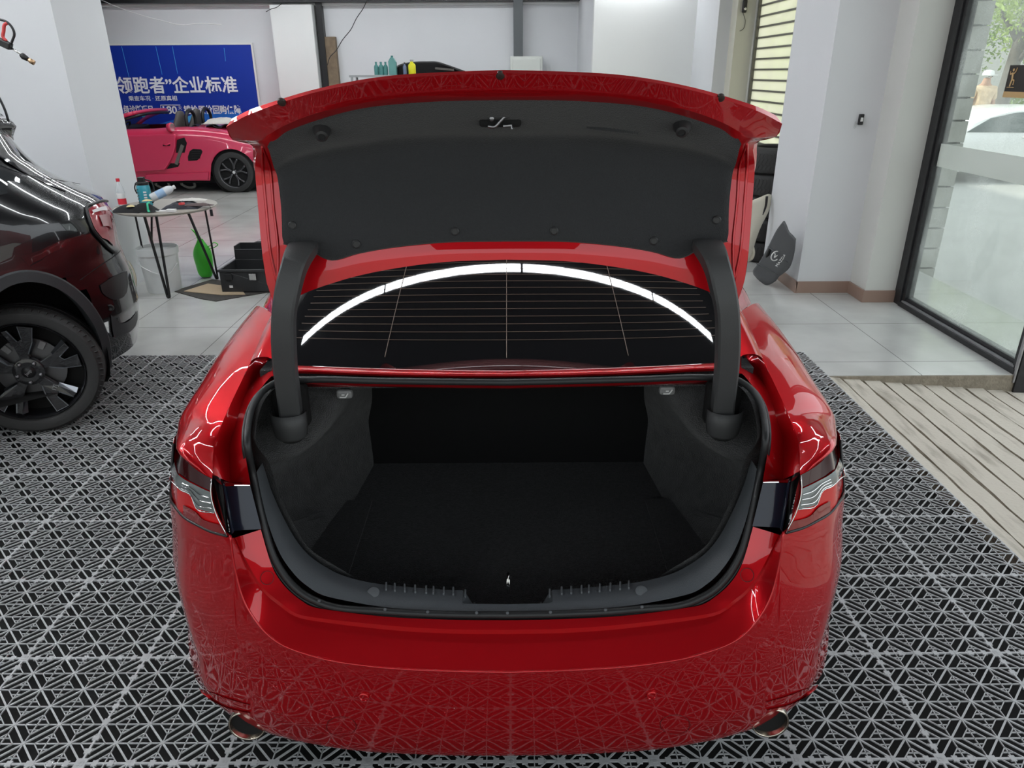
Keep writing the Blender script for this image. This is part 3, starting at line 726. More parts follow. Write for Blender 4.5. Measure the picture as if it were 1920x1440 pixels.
for u, v in ((528, 192), (938, 142), (1351, 184)):
    LF_ = joinhalf(LG, XB).reshape(-1, 3); d_ = ray(u, v); d_ /= np.linalg.norm(d_); w_ = LF_-CC; k_ = w_@d_; i_ = int(np.argmin(np.linalg.norm(w_-k_[:, None]*d_, axis=1))); c = CC+d_*k_[i_]
    MB().lathe([(.0085, -.004), (.0085, .002), (.006, .0035)], c, (0, -.75, -.6), 18).build('rubber_plug', mat('plug_brown', (.035, .022, .018), rough=.5), lid, smooth=True, auto=40)
# latch in its recess
c = P(938, 221, Y=1.66)
rc = MB().box(c[0]-.045, c[0]+.045, c[1]-.004, c[1]+.03, c[2]-.019, c[2]+.019).build('latch_recess', M_DARK, lid, bevel=.006)
lt = MB().tube(crv([c+V(-.026, -.012, -.016), c+V(-.012, -.014, -.017), c+V(.0, -.015, -.006), c+V(.010, -.014, .003), c+V(.022, -.012, .004)], 16), .0035, 8).tube([c+V(.006, -.012, -.016), c+V(.024, -.012, -.014), c+V(.025, -.012, -.022)], .0035, 8)
lt.lathe([(.006, 0), (.006, .004), (.004, .006)], c+V(-.018, -.01, 0), (0, -1, -.2), 14).lathe([(.006, 0), (.006, .004), (.004, .006)], c+V(.010, -.01, .005), (0, -1, -.2), 14)
lt.build('latch', mat('latch_steel', (.35, .35, .36), rough=.35, metal=1), lid, smooth=True, auto=50)
# pull slot in the liner
a, b = linerp(1100, 238), linerp(1195, 249)
MB().tube([a+V(0, -.004, 0), (a+b)/2+V(0, -.008, 0), b+V(0, -.004, 0)], .004, 8).build('pull_slot', M_FELT, liner, smooth=True)
MB().box(XB-.13, XB+.09, 1.555, 1.57, P(940, 178, Y=1.55)[2]-.004, P(940, 178, Y=1.55)[2]+.004).build('inner_flange', M_RED, lid, bevel=.002)

# goose-neck hinges in plastic covers
HP = [(546, 806, 1.70, .026, .020), (546, 770, 1.695, .027, .021), (541, 730, 1.68, .027, .022), (536, 690, 1.665, .027, .022), (533, 640, 1.65, .027, .022), (533, 600, 1.645, .026, .022), (536, 570, 1.645, .026, .022), (542, 540, 1.655, .027, .022), (550, 510, 1.67, .027, .022), (558, 487, 1.69, .030, .020), (568, 468, 1.715, .034, .016), (572, 461, 1.738, .032, .012)]
def hinge(s):
    secs = []
    for u, v, y, w_, h_ in HP:
        c = P(u, v, Y=y)
        if s: c = mirx(c, XB)
        secs.append((c, w_, h_))
    rows = []
    for i, (c, w_, h_) in enumerate(secs):
        a = secs[max(i-1, 0)][0]; b = secs[min(i+1, len(secs)-1)][0]; t = b-a; t /= np.linalg.norm(t)
        x = V(1, 0, 0)-t*t[0]; x /= np.linalg.norm(x); n = np.cross(x, t)
        pr = [(-1, -.6), (-.75, -1), (.55, -1), (1, -.45), (1, .8), (.8, 1), (-.8, 1), (-1, .8)]
        rows.append([c+x*w_*px*(1 if not s else 1)+n*h_*py for px, py in pr])
    G = np.array(rows)
    # smooth along its length
    D = np.array([crv_at(G[:, j], 4) for j in range(G.shape[1])]).transpose(1, 0, 2)
    m = MB().grid(D, closeu=True)
    o = m.build('hinge_arm', M_HINGE, lid, smooth=True, auto=35, bevel=0)
    MB().add(G[-1], [list(range(8))]).build('hinge_cap', M_HINGE, o)
    c = secs[0][0]
    # socket cup
    cu = []
    for z, k in ((.055, 1.30), (.02, 1.30), (-.012, 1.15), (-.028, .7)):
        cu.append([c+V(a_*.036*k, b_*.030*k-.004, z) for a_, b_ in [(math.cos(w)*1.0, math.sin(w)) for w in np.linspace(PI*.97, PI*2.03, 13)]])
    MB().grid(cu).build('hinge_socket', M_HINGE, car, smooth=True, solid=.003)
    MB().box(c[0]-.045, c[0]+.045, c[1]+.012, c[1]+.05, c[2]-.0, c[2]+.12).build('hinge_slot', M_DARK, car, bevel=.01)
both(hinge)
# ------------------------------------------------------------ right side of the room
slab('wall_right', 2.46, 3.19, 6.09, 7.0, 0, 3.85, M_WALL)
slab('wall_right', 2.912, 3.19, 5.80, 6.09, 0, 3.85, M_WALLC)
slab('wall_right', 3.0, 3.15, 9.9, 11.6, 0, 3.85, M_WALLC)
slab('wall_back', 1.18, 3.0, 11.4, 11.55, 0, 3.85, M_WALLW)
slab('wall_right', 1.18, 1.30, 11.55, 14.0, 0, 3.85, M_WALL)
slab('trim_1', 2.62, 2.78, 10.2, 11.4, 0, 3.85, M_WALL)
slab('trim_2', 2.78, 3.0, 9.95, 10.4, 0, 3.85, mat('wall_beige', (.56, .55, .47), rough=.6, noise=.04, nscale=3))
slab('wall_far', -12.2, -12, -3, 16, 0, 3.9, M_WALL)
# pilaster edges as in the photo: slim corner beads
# baseboards
bb = MB().box(2.445, 2.46, 6.075, 7.0, 0, .10).box(2.445, 2.912, 6.075, 6.09, 0, .10).box(2.897, 2.912, 5.785, 6.09, 0, .10).box(2.897, 3.16, 5.785, 5.80, 0, .10)
struct(bb.build('baseboard_right', M_BASE, bevel=.002))
# glazed shopfront: dark frame, pane, frosted band
fw = MB()
fw.box(3.16, 3.26, 5.70, 5.80, 0, 3.85)           # far jamb
fw.box(3.175, 3.245, 5.66, 5.70, 0, 3.85)
fw.box(3.15, 3.27, 4.22, 5.70, 0, .035).box(3.19, 3.26, 4.22, 5.70, .035, .075)
fw.box(3.17, 3.26, 4.20, 4.27, -.12, 3.85)
fw.box(3.16, 3.26, 4.2, 5.8, 3.2, 3.85)
wf = struct(fw.build('window_1', M_FRAMEB, bevel=.003))
rl = MB().box(3.165, 3.185, 4.25, 5.68, .035, .048).box(3.155, 3.165, 4.205, 4.225, -.05, 3.4).build('window_rail', mat('worn_aluminium', (.35, .35, .36), rough=.4, metal=.6, noise=.3, nscale=20), wf)
M_GL = bpy.data.materials.new('dusty_glass'); M_GL.use_nodes = True
nt = M_GL.node_tree; nt.nodes.clear()
o_ = nt.nodes.new('ShaderNodeOutputMaterial'); t_ = nt.nodes.new('ShaderNodeBsdfTransparent'); g_ = nt.nodes.new('ShaderNodeBsdfGlossy'); d_ = nt.nodes.new('ShaderNodeBsdfTranslucent')
df = nt.nodes.new('ShaderNodeBsdfDiffuse'); df.inputs[0].default_value = (.8, .82, .8, 1); d_.inputs[0].default_value = (.85, .88, .84, 1)
g_.inputs['Roughness'].default_value = .02; t_.inputs[0].default_value = (.93, .96, .94, 1)
m1 = nt.nodes.new('ShaderNodeMixShader'); m2 = nt.nodes.new('ShaderNodeMixShader'); m2.inputs[0].default_value = .07; m3 = nt.nodes.new('ShaderNodeMixShader')
m3.inputs[0].default_value = .35; nt.links.new(d_.outputs[0], m3.inputs[1]); nt.links.new(df.outputs[0], m3.inputs[2])
tc = nt.nodes.new('ShaderNodeTexCoord'); nz = nt.nodes.new('ShaderNodeTexNoise'); nz.inputs['Scale'].default_value = 260; nz.inputs['Detail'].default_value = 2
nz2 = nt.nodes.new('ShaderNodeTexNoise'); nz2.inputs['Scale'].default_value = 2.5
mr = nt.nodes.new('ShaderNodeMapRange'); mr.inputs['From Min'].default_value = .35; mr.inputs['From Max'].default_value = .75; mr.inputs['To Min'].default_value = .04; mr.inputs['To Max'].default_value = .35
mu = nt.nodes.new('ShaderNodeMath'); mu.operation = 'MULTIPLY'
nt.links.new(tc.outputs['Object'], nz.inputs[0]); nt.links.new(tc.outputs['Object'], nz2.inputs[0])
nt.links.new(nz.outputs[0], mu.inputs[0]); nt.links.new(nz2.outputs[0], mu.inputs[1]); mr.inputs['From Min'].default_value = .15; mr.inputs['From Max'].default_value = .45
nt.links.new(mu.outputs[0], mr.inputs[0])
nt.links.new(mr.outputs[0], m1.inputs[0]); nt.links.new(t_.outputs[0], m1.inputs[1]); nt.links.new(m3.outputs[0], m1.inputs[2])
nt.links.new(m1.outputs[0], m2.inputs[1]); nt.links.new(g_.outputs[0], m2.inputs[2]); nt.links.new(m2.outputs[0], o_.inputs[0])
MB().box(3.205, 3.213, 4.25, 5.68, .06, 3.2).build('window_pane', M_GL, wf)
M_FROST = mat('frosted_film', (.74, .80, .74), rough=.6, trans=0, alpha=.82)
MB().box(3.200, 3.2035, 4.26, 5.67, 1.10, 1.262).build('frosted_band', M_FROST, wf)
stk = thing('door_sign', 'black and gold square sticker stuck on the right glass pane', 'sign', (3.199, 4.94, 1.60))
MB().box(3.194, 3.199, 4.80, 5.06, 1.60, 1.79).build('board', mat('sign_black', (.02, .016, .013), rough=.4), stk, bevel=.0)
MB().box(3.192, 3.199, 4.80, 5.06, 1.60, 1.635).build('gold_strip', mat('sign_gold', (.55, .36, .16), rough=.4), stk)
fg = MB()
for a, b, w_ in (((5.015, 1.665), (5.005, 1.71), .012), ((5.005, 1.71), (5.012, 1.745), .016), ((5.012, 1.745), (5.035, 1.735), .007), ((5.035, 1.735), (5.038, 1.755), .006), ((5.0, 1.74), (4.985, 1.755), .007), ((4.985, 1.755), (4.98, 1.775), .006), ((5.0, 1.705), (4.982, 1.70), .009), ((4.982, 1.70), (4.985, 1.675), .007), ((5.04, 1.66), (4.97, 1.66), .004)):
    fg.bar((3.1925, *a), (3.1925, *b), w_, .002, up=V(1, 0, 0))
fg.lathe([(.009, 0), (.009, .002)], (3.1935, 5.01, 1.762), (-1, 0, 0), 14)
fg.build('dancer_figure', MATS['sign_gold'], stk)

# ------------------------------------------------------------ see-through roller shutter in the right wall
sh = bpy.data.objects.new('window_2', None); COL.objects.link(sh); sh['kind'] = 'structure'; sh.location = (3.05, 8.5, 0)
M_SLAT = mat('shutter_rail', (.15, .145, .12), rough=.5, metal=.3)
M_FILM = bpy.data.materials.new('shutter_film'); M_FILM.use_nodes = True
nt = M_FILM.node_tree; nt.nodes.clear(); o_ = nt.nodes.new('ShaderNodeOutputMaterial'); a_ = nt.nodes.new('ShaderNodeBsdfTranslucent'); b_ = nt.nodes.new('ShaderNodeBsdfTransparent'); m_ = nt.nodes.new('ShaderNodeMixShader'); m_.inputs[0].default_value = .45
a_.inputs[0].default_value = (.95, .93, .78, 1); b_.inputs[0].default_value = (1, .98, .88, 1)
nt.links.new(a_.outputs[0], m_.inputs[1]); nt.links.new(b_.outputs[0], m_.inputs[2]); nt.links.new(m_.outputs[0], o_.inputs[0])
for i in range(29):
    z = .12+i*.118
    MB().box(3.03, 3.055, 7.0, 9.9, z, z+.020).build('shutter_rail', M_SLAT, sh)
MB().box(3.042, 3.046, 7.0, 9.9, .05, 3.45).build('shutter_film', M_FILM, sh)
MB().box(3.0, 3.08, 7.0, 9.9, 0, .12).box(3.0, 3.1, 7.0, 9.9, 3.4, 3.85).box(3.01, 3.07, 9.86, 9.9, 0, 3.4).build('shutter_frame', M_SLAT, sh)

# ------------------------------------------------------------ ramp with sawtooth treads down to the street
RZ = lambda x: -.012-.105*max(0, (x-1.99))/1.2
rv = []; xs = [1.992, 2.075]; 
prof = [(1.992, -.005), (2.06, -.012)]
x = 2.06
while x < 4.3:
    prof += [(x+.008, RZ(x)-.016), (x+.020, RZ(x)-.016), (x+.024, RZ(x)-.004), (x+.128, RZ(x+.128)+.006)]
    x += .132
ry = list(np.linspace(-3, 4.22, 60)); rnd = random.Random(3)
G = []
for y in ry: G.append([V(px+(rnd.random()-.5)*.008, y, pz+(rnd.random()-.5)*.004) for px, pz in prof])
ramp = MB().grid(G).build('ramp', M_CONC)
tag(ramp, 'ribbed beige concrete ramp beside the grey floor grid', 'ramp')
# dirty grooves
nt = M_CONC.node_tree; b = nt.nodes['Principled BSDF']
tc = nt.nodes.new('ShaderNodeTexCoord'); nz = nt.nodes.new('ShaderNodeTexNoise'); nz.inputs['Scale'].default_value = 5; nz.inputs['Detail'].default_value = 10
mp = nt.nodes.new('ShaderNodeMapping'); mp.inputs['Scale'].default_value = (3, .6, 1)
nt.links.new(tc.outputs['Object'], mp.inputs[0]); nt.links.new(mp.outputs[0], nz.inputs[0])
rp = nt.nodes.new('ShaderNodeValToRGB'); e = rp.color_ramp.elements; e[0].position = .30; e[0].color = (.30, .27, .22, 1); e[1].position = .50; e[1].color = (.52, .48, .41, 1)
nt.links.new(nz.outputs[0], rp.inputs[0]); nt.links.new(rp.outputs[0], b.inputs['Base Color'])
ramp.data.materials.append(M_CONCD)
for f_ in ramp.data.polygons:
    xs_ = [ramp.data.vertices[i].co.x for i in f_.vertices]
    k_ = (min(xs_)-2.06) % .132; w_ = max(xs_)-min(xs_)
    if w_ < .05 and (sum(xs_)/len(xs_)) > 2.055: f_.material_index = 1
struct(MB().box(1.9915, 2.004, -3, 4.22, -.35, -.014).build('trim_9', M_CONCD))
st = struct(MB().box(1.992, 3.3, 4.215, 4.30, -.25, -.004).build('trim_3', M_CONCD, bevel=.004))

# ------------------------------------------------------------ interlocking floor grid tiles
T = .40; a_ = T/3
tb = MB(); segs = set()
def seg(p, q, w):
    # clip to tile
    p = np.array(p, float); q = np.array(q, float); d = q-p; t0, t1 = 0., 1.
    for k in (0, 1):
        for s_, lim in ((-1, 0.0), (1, T)):
            # s*(p+td) <= s*lim
            num = s_*(lim-p[k]); den = s_*d[k]
            if abs(den) < 1e-9:
                if num < 0: return
            elif den > 0: t1 = min(t1, num/den)
            else: t0 = max(t0, num/den)
    if t1-t0 < .02: return
    P0 = p+d*t0; P1 = p+d*t1
    key = tuple(np.round(sorted([tuple(np.round(P0, 4)), tuple(np.round(P1, 4))]), 4).ravel())
    if key in segs: return
    segs.add(key)
    L = np.linalg.norm(P1-P0)
    if L < .004: return
    tb.bar((P0[0], P0[1], -.003), (P1[0], P1[1], -.003), w, .004)
W1, W2 = .0052, .0030
for i in range(-1, 8):
    for j in range(-1, 5):
        nx = (j+(.5 if i % 2 else 0))*a_; ny = i*a_/2
        u_ = a_/2
        for sx in (1, -1): seg((nx, ny), (nx+sx*u_, ny+u_), W1)
        c = V(nx+u_, ny)
        seg((nx, ny), (nx+a_, ny), W2); seg((c[0], c[1]-u_), (c[0], c[1]+u_), W2)
        dv = [(-.53*u_, 0), (0, .53*u_), (.53*u_, 0), (0, -.53*u_)]
        for k in range(4):
            seg(c+V(*dv[k]), c+V(*dv[(k+1) % 4]), W2)
        for s_ in (1, -1):
            seg(c+V(-.24*u_, s_*.29*u_), c+V(.24*u_, s_*.29*u_), W2*.8)
        tb.lathe([(.0058, -.006), (.0058, .0002)], (min(max(nx, .004), T-.004), min(max(ny, .004), T-.004), 0), (0, 0, 1), 8) if 0 <= nx <= T and 0 <= ny <= T else None
for k in (0, T):
    s_ = 1 if k == 0 else -1
    tb.box(0, T, min(k, k+s_*.0032), max(k, k+s_*.0032), -.006, -.0008); tb.box(min(k, k+s_*.0032), max(k, k+s_*.0032), 0, T, -.006, -.0008)
    for c in (.04, .085, .20, .315, .36, .145, .255):
        tb.box(c-.008, c+.008, min(k, k+s_*.009), max(k, k+s_*.009), -.006, -.0004); tb.box(min(k, k+s_*.009), max(k, k+s_*.009), c-.008, c+.008, -.006, -.0004)
for cx in (0, T):
    for cy in (0, T):
        s1 = 1 if cx == 0 else -1; s2 = 1 if cy == 0 else -1
        x0, x1 = sorted((cx, cx+s1*.016)); y0, y1 = sorted((cy, cy+s2*.016))
        tb.box(x0, x1, y0, y1, -.006, -.0006)
tile = tb.build('grid_tile', M_MATG, world=False)
LAB = 'grey plastic snap-together grid tile laid flush in the floor'
tile.location = (1.59+.0015, 4.249, 0)
tag(tile, LAB, 'floor tile', 'grey grid tiles of the wash bay floor')
for a in range(-12, 5):
    for b_i in range(-3, 7):
        if (a, b_i) == (4, 6): continue
        c = tile.copy(); COL.objects.link(c); c.location = (-.01+.4*a, 1.849+.4*b_i, 0)
MATGROUP = 1

# ------------------------------------------------------------ ceiling lights
def strip_light(name, a, b, label, group, w=.105):
    t = thing(name, label, 'ceiling light', ((a[0]+b[0])/2, (a[1]+b[1])/2, a[2]), group)
    a = V(*a); b = V(*b); d = (b-a)/np.linalg.norm(b-a)
    MB().bar(a+d*.005+V(0, 0, .03), b-d*.005+V(0, 0, .03), w+.01, .05).build('housing', M_BLACK, t)
    MB().bar(a+d*.012, b-d*.012, w, .012).build('diffuser', M_LAMP, t)
for (y, xs_) in ((3.13, (-2.36, -1.19, .11, 1.41, 2.30)), (5.4, (-2, -.7, .6, 1.9)), (7.6, (-6.5, -5.2, -3.9, -2, -.7, .6, 1.9)), (10.2, (-6.5, -5.2, -3.9, -2, -.7, .6, 1.9)), (12.6, (-6.5, -5.2, -3.9, -2, -.7, .6))):  # left-hand tubes of the three rear rows added to brighten the back area
    for x0, x1 in zip(xs_[:-1], xs_[1:]):
        strip_light('ceiling_light', (x0, y, 3.25), (x1, y, 3.25), 'slim white LED tube hanging below the dark ceiling', 'LED tubes in rows below the ceiling')
strip_light('ceiling_light', (1.2, 11.3, 2.98), (2.4, 11.3, 2.98), 'slim white LED tube mounted on the light grey back partition', None, .06)
# honeycomb of tubes over the left bay
for cx, cy in ((-3.6, 2.6), (-3.6, 4.3), (-5.07, 3.45), (-3.6, .9)):
    pts = [(cx+.98*math.cos(k*PI/3), cy+.98*math.sin(k*PI/3)) for k in range(7)]
    for p, q in zip(pts[:-1], pts[1:]):
        if cx < -5 and q[0] > -4.9 and p[0] > -4.9: continue
        strip_light('ceiling_light', (*p, 3.25), (*q, 3.25), 'white LED tube of the honeycomb over the left bay', 'honeycomb LED tubes over the left bay', .07)

# ------------------------------------------------------------ back of the room
slab('trim_4', -12, 1.18, 13.75, 14.0, 2.87, 3.85, M_BLACK)
slab('trim_5', -12, 1.18, 13.93, 13.999, 2.83, 2.87, M_WALLW)
slab('trim_6', -4.03, -3.33, 13.7, 14.0, 0, 2.83, M_WALLW)
slab('trim_7', -3.30, -3.20, 13.85, 14.0, 0, 3.3, M_BLACK)
slab('trim_8', -3.20, -3.02, 13.88, 14.0, 0, 2.35, mat('bare_wood', (.20, .15, .10), rough=.8, noise=.5, nscale=12))
pipe = MB().box(.06, .22, 13.7, 13.86, 2.02, 3.85).build('duct', mat('duct_grey', (.10, .11, .115), rough=.5), bevel=.006)
tag(pipe, 'dark grey square duct running down the back wall to the white cabinet', 'duct')
cb = thing('wall_cabinet', 'small white metal cabinet on the back wall under the grey duct', 'cabinet', (.22, 13.9, 1.2))
MB().box(.0, .56, 13.66, 14.0, 1.2, 2.02).build('body', mat('cabinet_white', (.62, .64, .60), rough=.4), cb, bevel=.01)
MB().box(.04, .52, 13.645, 13.66, 1.24, 1.98).build('door', MATS['cabinet_white'], cb, bevel=.006)
cable = MB().tube(crv([P(u, v, Y=13.6) for u, v in ((190, 0), (225, 15), (260, 27), (300, 38), (345, 47), (370, 44), (415, 46))], 40), .006, 5)
tag(cable.build('hanging_wire', M_WHITEP, smooth=True), 'thin white wire drooping across the upper left back wall', 'wire')
cable = MB().tube(crv([P(u, v, Y=13.68) for u, v in ((690, -6), (683, 12), (668, 35), (658, 55), (642, 75), (630, 95), (618, 108), (614, 122))], 40), .007, 5)
tag(cable.build('hanging_wire', M_BLACK, smooth=True), 'thin dark wire hanging down the middle of the back wall', 'wire')
cable = MB().tube(crv([P(u, v, Y=13.6) for u, v in ((528, 7), (518, 14), (508, 17), (499, 22))], 12), .006, 5)
tag(cable.build('hanging_wire', M_BLACK, smooth=True), 'short dark wire stub on the white column of the back wall', 'wire')
# remote holder on right wall and small camera
rm = thing('wall_switch', 'small black remote in a holder on the right pillar', 'remote', (2.76, 6.08, 1.405))
MB().box(2.742, 2.778, 6.06, 6.089, 1.37, 1.45).build('holder', M_BLACK, rm, bevel=.006)
MB().box(2.750, 2.770, 6.055, 6.06, 1.395, 1.425).build('display', M_WHITEP, rm, bevel=.002)
ky = MB().tube([V(2.725+.008*math.cos(t), 6.082, 1.352+.008*math.sin(t)) for t in np.linspace(0, 2*PI, 13)], .001, 5).bar((2.723, 6.083, 1.36), (2.722, 6.083, 1.395), .004, .002).bar((2.728, 6.083, 1.36), (2.734, 6.083, 1.385), .004, .002)
tag(ky.build('key_ring', M_STEEL), 'small key ring hung below the black remote on the right pillar', 'keys')
cm = thing('security_camera', 'small dark camera high on the beige pillar by the shutter', 'camera', (2.86, 9.92, 2.5))
MB().box(2.83, 2.88, 9.90, 9.949, 2.42, 2.56).build('body', M_BLACK, cm, bevel=.01)
MB().lathe([(.016, 0), (.016, .012), (.010, .014)], (2.855, 9.90, 2.46), (0, -1, 0), 16).build('lens', M_STEEL, cm)
MB().tube(crv([V(2.85, 9.94, 2.42), V(2.885, 9.94, 2.33), V(2.87, 9.94, 2.24), V(2.83, 9.94, 2.22)], 16), .003, 5).build('cable', M_BLACK, cm, smooth=True)

# ------------------------------------------------------------ outside: street, stone pier, tree, parked car, passer-by
M_ASPH = mat('street_concrete', (.40, .40, .38), rough=.8, noise=.12, nscale=2)
tag(MB().box(3.3, 40, -3.05, 45, -.35, -.20).box(-25, 40, -25, -3.05, -.35, -.10).build('street', M_ASPH), 'pale grey street surface outside the right window', 'street')
M_STONE = mat('stone_cladding', (.33, .33, .30), rough=.8, noise=.25, nscale=6, bump=1, bscale=9)
pier = thing('stone_pier', 'pier clad in grey split stone blocks just outside the window', 'pier', (3.75, 7.2, -.2))
MB().box(3.42, 4.09, 6.93, 7.6, -.20, 3.9).build('core', mat('mortar', (.07, .07, .065), rough=.9), pier)
rr = random.Random(5)
bl = MB()
z = -.19; k = 0
while z < 3.8:
    hgt = .192
    xs_ = ([3.415, 3.86, 4.10] if k % 2 else [3.415, 4.10]) if True else 0
    if k % 2: xs_ = [3.415, 3.76, 4.10]
    for x0, x1 in zip(xs_[:-1], xs_[1:]):
        n_ = 7; G = [[V(x0+.006+(x1-x0-.012)*i/n_, 6.905-(.012*rr.random() if 0 < i < n_ and 0 < j < 4 else 0), z+.005+(hgt-.01)*j/4) for i in range(n_+1)] for j in range(5)]
        bl.box(x0+.009, x1-.009, 6.9, 6.95, z+.009, z+hgt-.009)
    bl.box(4.05, 4.11, 6.91, 7.6, z+.005, z+hgt-.005)
    z += hgt; k += 1
bl.build('stone_blocks', M_STONE, pier)
M_LEAF = mat('leaf_green', (.22, .34, .06), rough=.6)
M_LEAF2 = mat('leaf_light_green', (.34, .46, .10), rough=.6)
M_BARK = mat('bark', (.16, .14, .12), rough=.9, noise=.3, nscale=8)
def tree(x, y, h, r, lab, m, seed, trunk=.22, lean=0, n=9000, low=.35, ls=.055):
    rg = random.Random(seed)
    t = thing('street_tree', lab, 'tree', (x, y, -.2), 'trees along the street outside')
    b = MB(); top = V(x+lean, y, -.2+h*.8)
    b.tube(crv([V(x, y, -.2), V(x+lean*.2+.05, y, h*.3), V(x+lean*.6, y, h*.55), top], 12), list(np.linspace(trunk, trunk*.35, 12)), 10)
    for k in range(9):
        f = .3+.6*k/9; s = V(x+lean*f, y, -.2+h*.8*f); a = rg.random()*2*PI
        e = s+V(math.cos(a)*r*.7, math.sin(a)*r*.7, r*.5+rg.random()*.4)
        b.tube(crv([s, (s+e)/2+V(0, 0, .2), e], 7), list(np.linspace(trunk*.35, trunk*.08, 7)), 6)
    b.build('trunk', M_BARK, t, smooth=True)
    v = []; f = []
    cl = [(V(x+lean*.8, y, h*.6)+V((rg.random()-.5)*2*r*.8, (rg.random()-.5)*2*r*.8, (rg.random()-.5)*h*(1-low)*.8)*V(1, 1, 0)+V(0, 0, 1.3+rg.random()*4.2-h*.6)) for _ in range(34)]
    for i in range(n):
        c = cl[rg.randrange(len(cl))]; d = V(rg.gauss(0, 1), rg.gauss(0, 1), rg.gauss(0, 1)); d /= np.linalg.norm(d)
        p = c+d*r*.36*rg.random()**.4; p[2] = max(p[2], .9)
        u_ = V(rg.gauss(0, 1), rg.gauss(0, 1), rg.gauss(0, 1)); u_ /= np.linalg.norm(u_); w_ = np.cross(u_, d); w_ /= np.linalg.norm(w_)+1e-9
        s_ = ls*(.6+rg.random()*.8); k0 = len(v)
        v += [p-u_*s_, p+w_*s_*.45, p+u_*s_, p-w_*s_*.45]; f.append((k0, k0+1, k0+2, k0+3))
    obj('foliage', v, f, m, t)
tree(11.6, 18.5, 7.0, 2.0, 'leafy street tree with forked trunk right behind the passer-by', M_LEAF2, 1, .20, .5)
tree(10.6, 21.5, 8.0, 2.6, 'bushy green tree further along the street seen past the stone pier', M_LEAF, 2, .25, -.3)
tree(14.6, 19.5, 8.0, 2.6, 'large tree at the right edge behind the parked white car', M_LEAF, 3, .35, 0)
tree(9.0, 28.0, 8.0, 3.0, 'distant street tree seen through the roller shutter', M_LEAF2, 4, .3, 0)
hedge = MB(); rg = random.Random(9); v = []; f = []
for i in range(5000):
    p = V(6+rg.random()*18, 19+rg.random()*1.2, -.2+rg.random()*1.35); u_ = V(rg.gauss(0, 1), rg.gauss(0, 1), rg.gauss(0, 1)); u_ /= np.linalg.norm(u_); d = V(rg.gauss(0, 1), rg.gauss(0, 1), rg.gauss(0, 1)); w_ = np.cross(u_, d); w_ /= np.linalg.norm(w_)
    k0 = len(v); v += [p-u_*.11, p+w_*.05, p+u_*.11, p-w_*.05]; f.append((k0, k0+1, k0+2, k0+3))
tag(obj('hedge', v, f, M_LEAF), 'clipped green hedge along the far side of the street', 'hedge', kind='stuff')
M_BLDG = mat('far_building', (.55, .54, .50), rough=.8, noise=.05, nscale=1)
tag(MB().box(5, 40, 32, 34, -.2, 9).build('building', M_BLDG), 'pale building beyond the street trees', 'building')

tag(MB().box(-25, 30, -17, -15, -.1, 5.5).build('building', M_BLDG), 'pale building across the street behind the viewer', 'building')
# ------------------------------------------------------------ parked white car outside
M_WCAR = mat('white_car_paint', (.80, .81, .80), rough=.25, coat=.6)
M_WIN = mat('car_glass', (.05, .07, .065), rough=.05, spec=.7)
def side_car(root, X0, L, Y0, W, z0, H, m, front=-1, pts=None):
    """simple car body from a side outline; X0 rear/left end"""
    pass
wc = thing('parked_car', 'white sedan parked outside the right window', 'car', (9.3, 14.9, -.22))
def outline(tab, x0, zb, n=70):
    xs = np.linspace(tab[0][0], tab[-1][0], n)
    return xs, np.interp(xs, [t[0] for t in tab], [t[1] for t in tab])
WX = 6.95
top = [V(WX+x, 0, -.2+z) for x, z in ((0, .62), (.15, .78), (.9, .92), (1.25, .98), (1.75, 1.18), (2.3, 1.31), (3.0, 1.33), (3.6, 1.26), (4.1, 1.08), (4.5, 1.04), (4.75, .98), (4.85, .7))]
tp = crv(top, 60)
rows = []
for p in tp:
    z = p[2]; zb = -.2+.22; belt = min(z, -.2+.93)
    inset = max(0, (z-belt))*.38
    rows.append([V(p[0], 14.04, zb), V(p[0], 14.02, zb+.25), V(p[0], 14.01, (zb+belt)/2+.1), V(p[0], 14.05, belt), V(p[0], 14.05+inset, max(z-.05, belt)), V(p[0], 14.17+inset, z), V(p[0], 14.92, z+.02), V(p[0], 15.67-inset, z), V(p[0], 15.79, belt), V(p[0], 15.82, zb)])
MB().grid(rows).build('body', M_WCAR, wc, smooth=True, auto=40)
def wpoly(pts, y0=14.05, off=.012):
    return [V(WX+x, y0+max(0, z-.93)*.38-off, -.2+z) for x, z in pts]
for pts in (((1.42, .92), (1.85, 1.15), (2.3, 1.24), (2.62, 1.26), (2.62, .90)), ((2.70, .90), (2.70, 1.26), (3.1, 1.26), (3.5, 1.20), (3.86, 1.04), (3.9, .94))):
    MB().prism(wpoly(pts), (0, .02, 0)).build('side_window', M_WIN, wc)
for x in (1.0, 3.75):
    MB().lathe([(.36, 0), (.36, .06)], (WX+x, 14.02, -.2+.33), (0, -1, 0), 28).build('wheel_arch', M_DARK, wc)
    w_ = bpy.data.objects.new('wheel', None); COL.objects.link(w_); w_.parent = wc; w_.location = V(WX+x, 14.08, -.2+.32)-V(9.3, 14.9, -.22)
    c = rootloc(w_)
    MB().lathe([(.2, .10), (.30, .11), (.318, .09), (.32, 0), (.32, -.1)], c, (0, -1, 0), 32, cap=False).build('tyre', M_TIRE, w_, smooth=True)
    sp = MB().lathe([(.21, .10), (.20, .06), (.20, .0)], c, (0, -1, 0), 28)
    for k in range(5):
        a = k*2*PI/5; sp.bar(c+V(.03*math.cos(a), -.10, .03*math.sin(a)), c+V(.2*math.cos(a), -.11, .2*math.sin(a)), .06, .02, up=V(0, 1, 0))
    sp.build('rim', M_STEEL, w_)
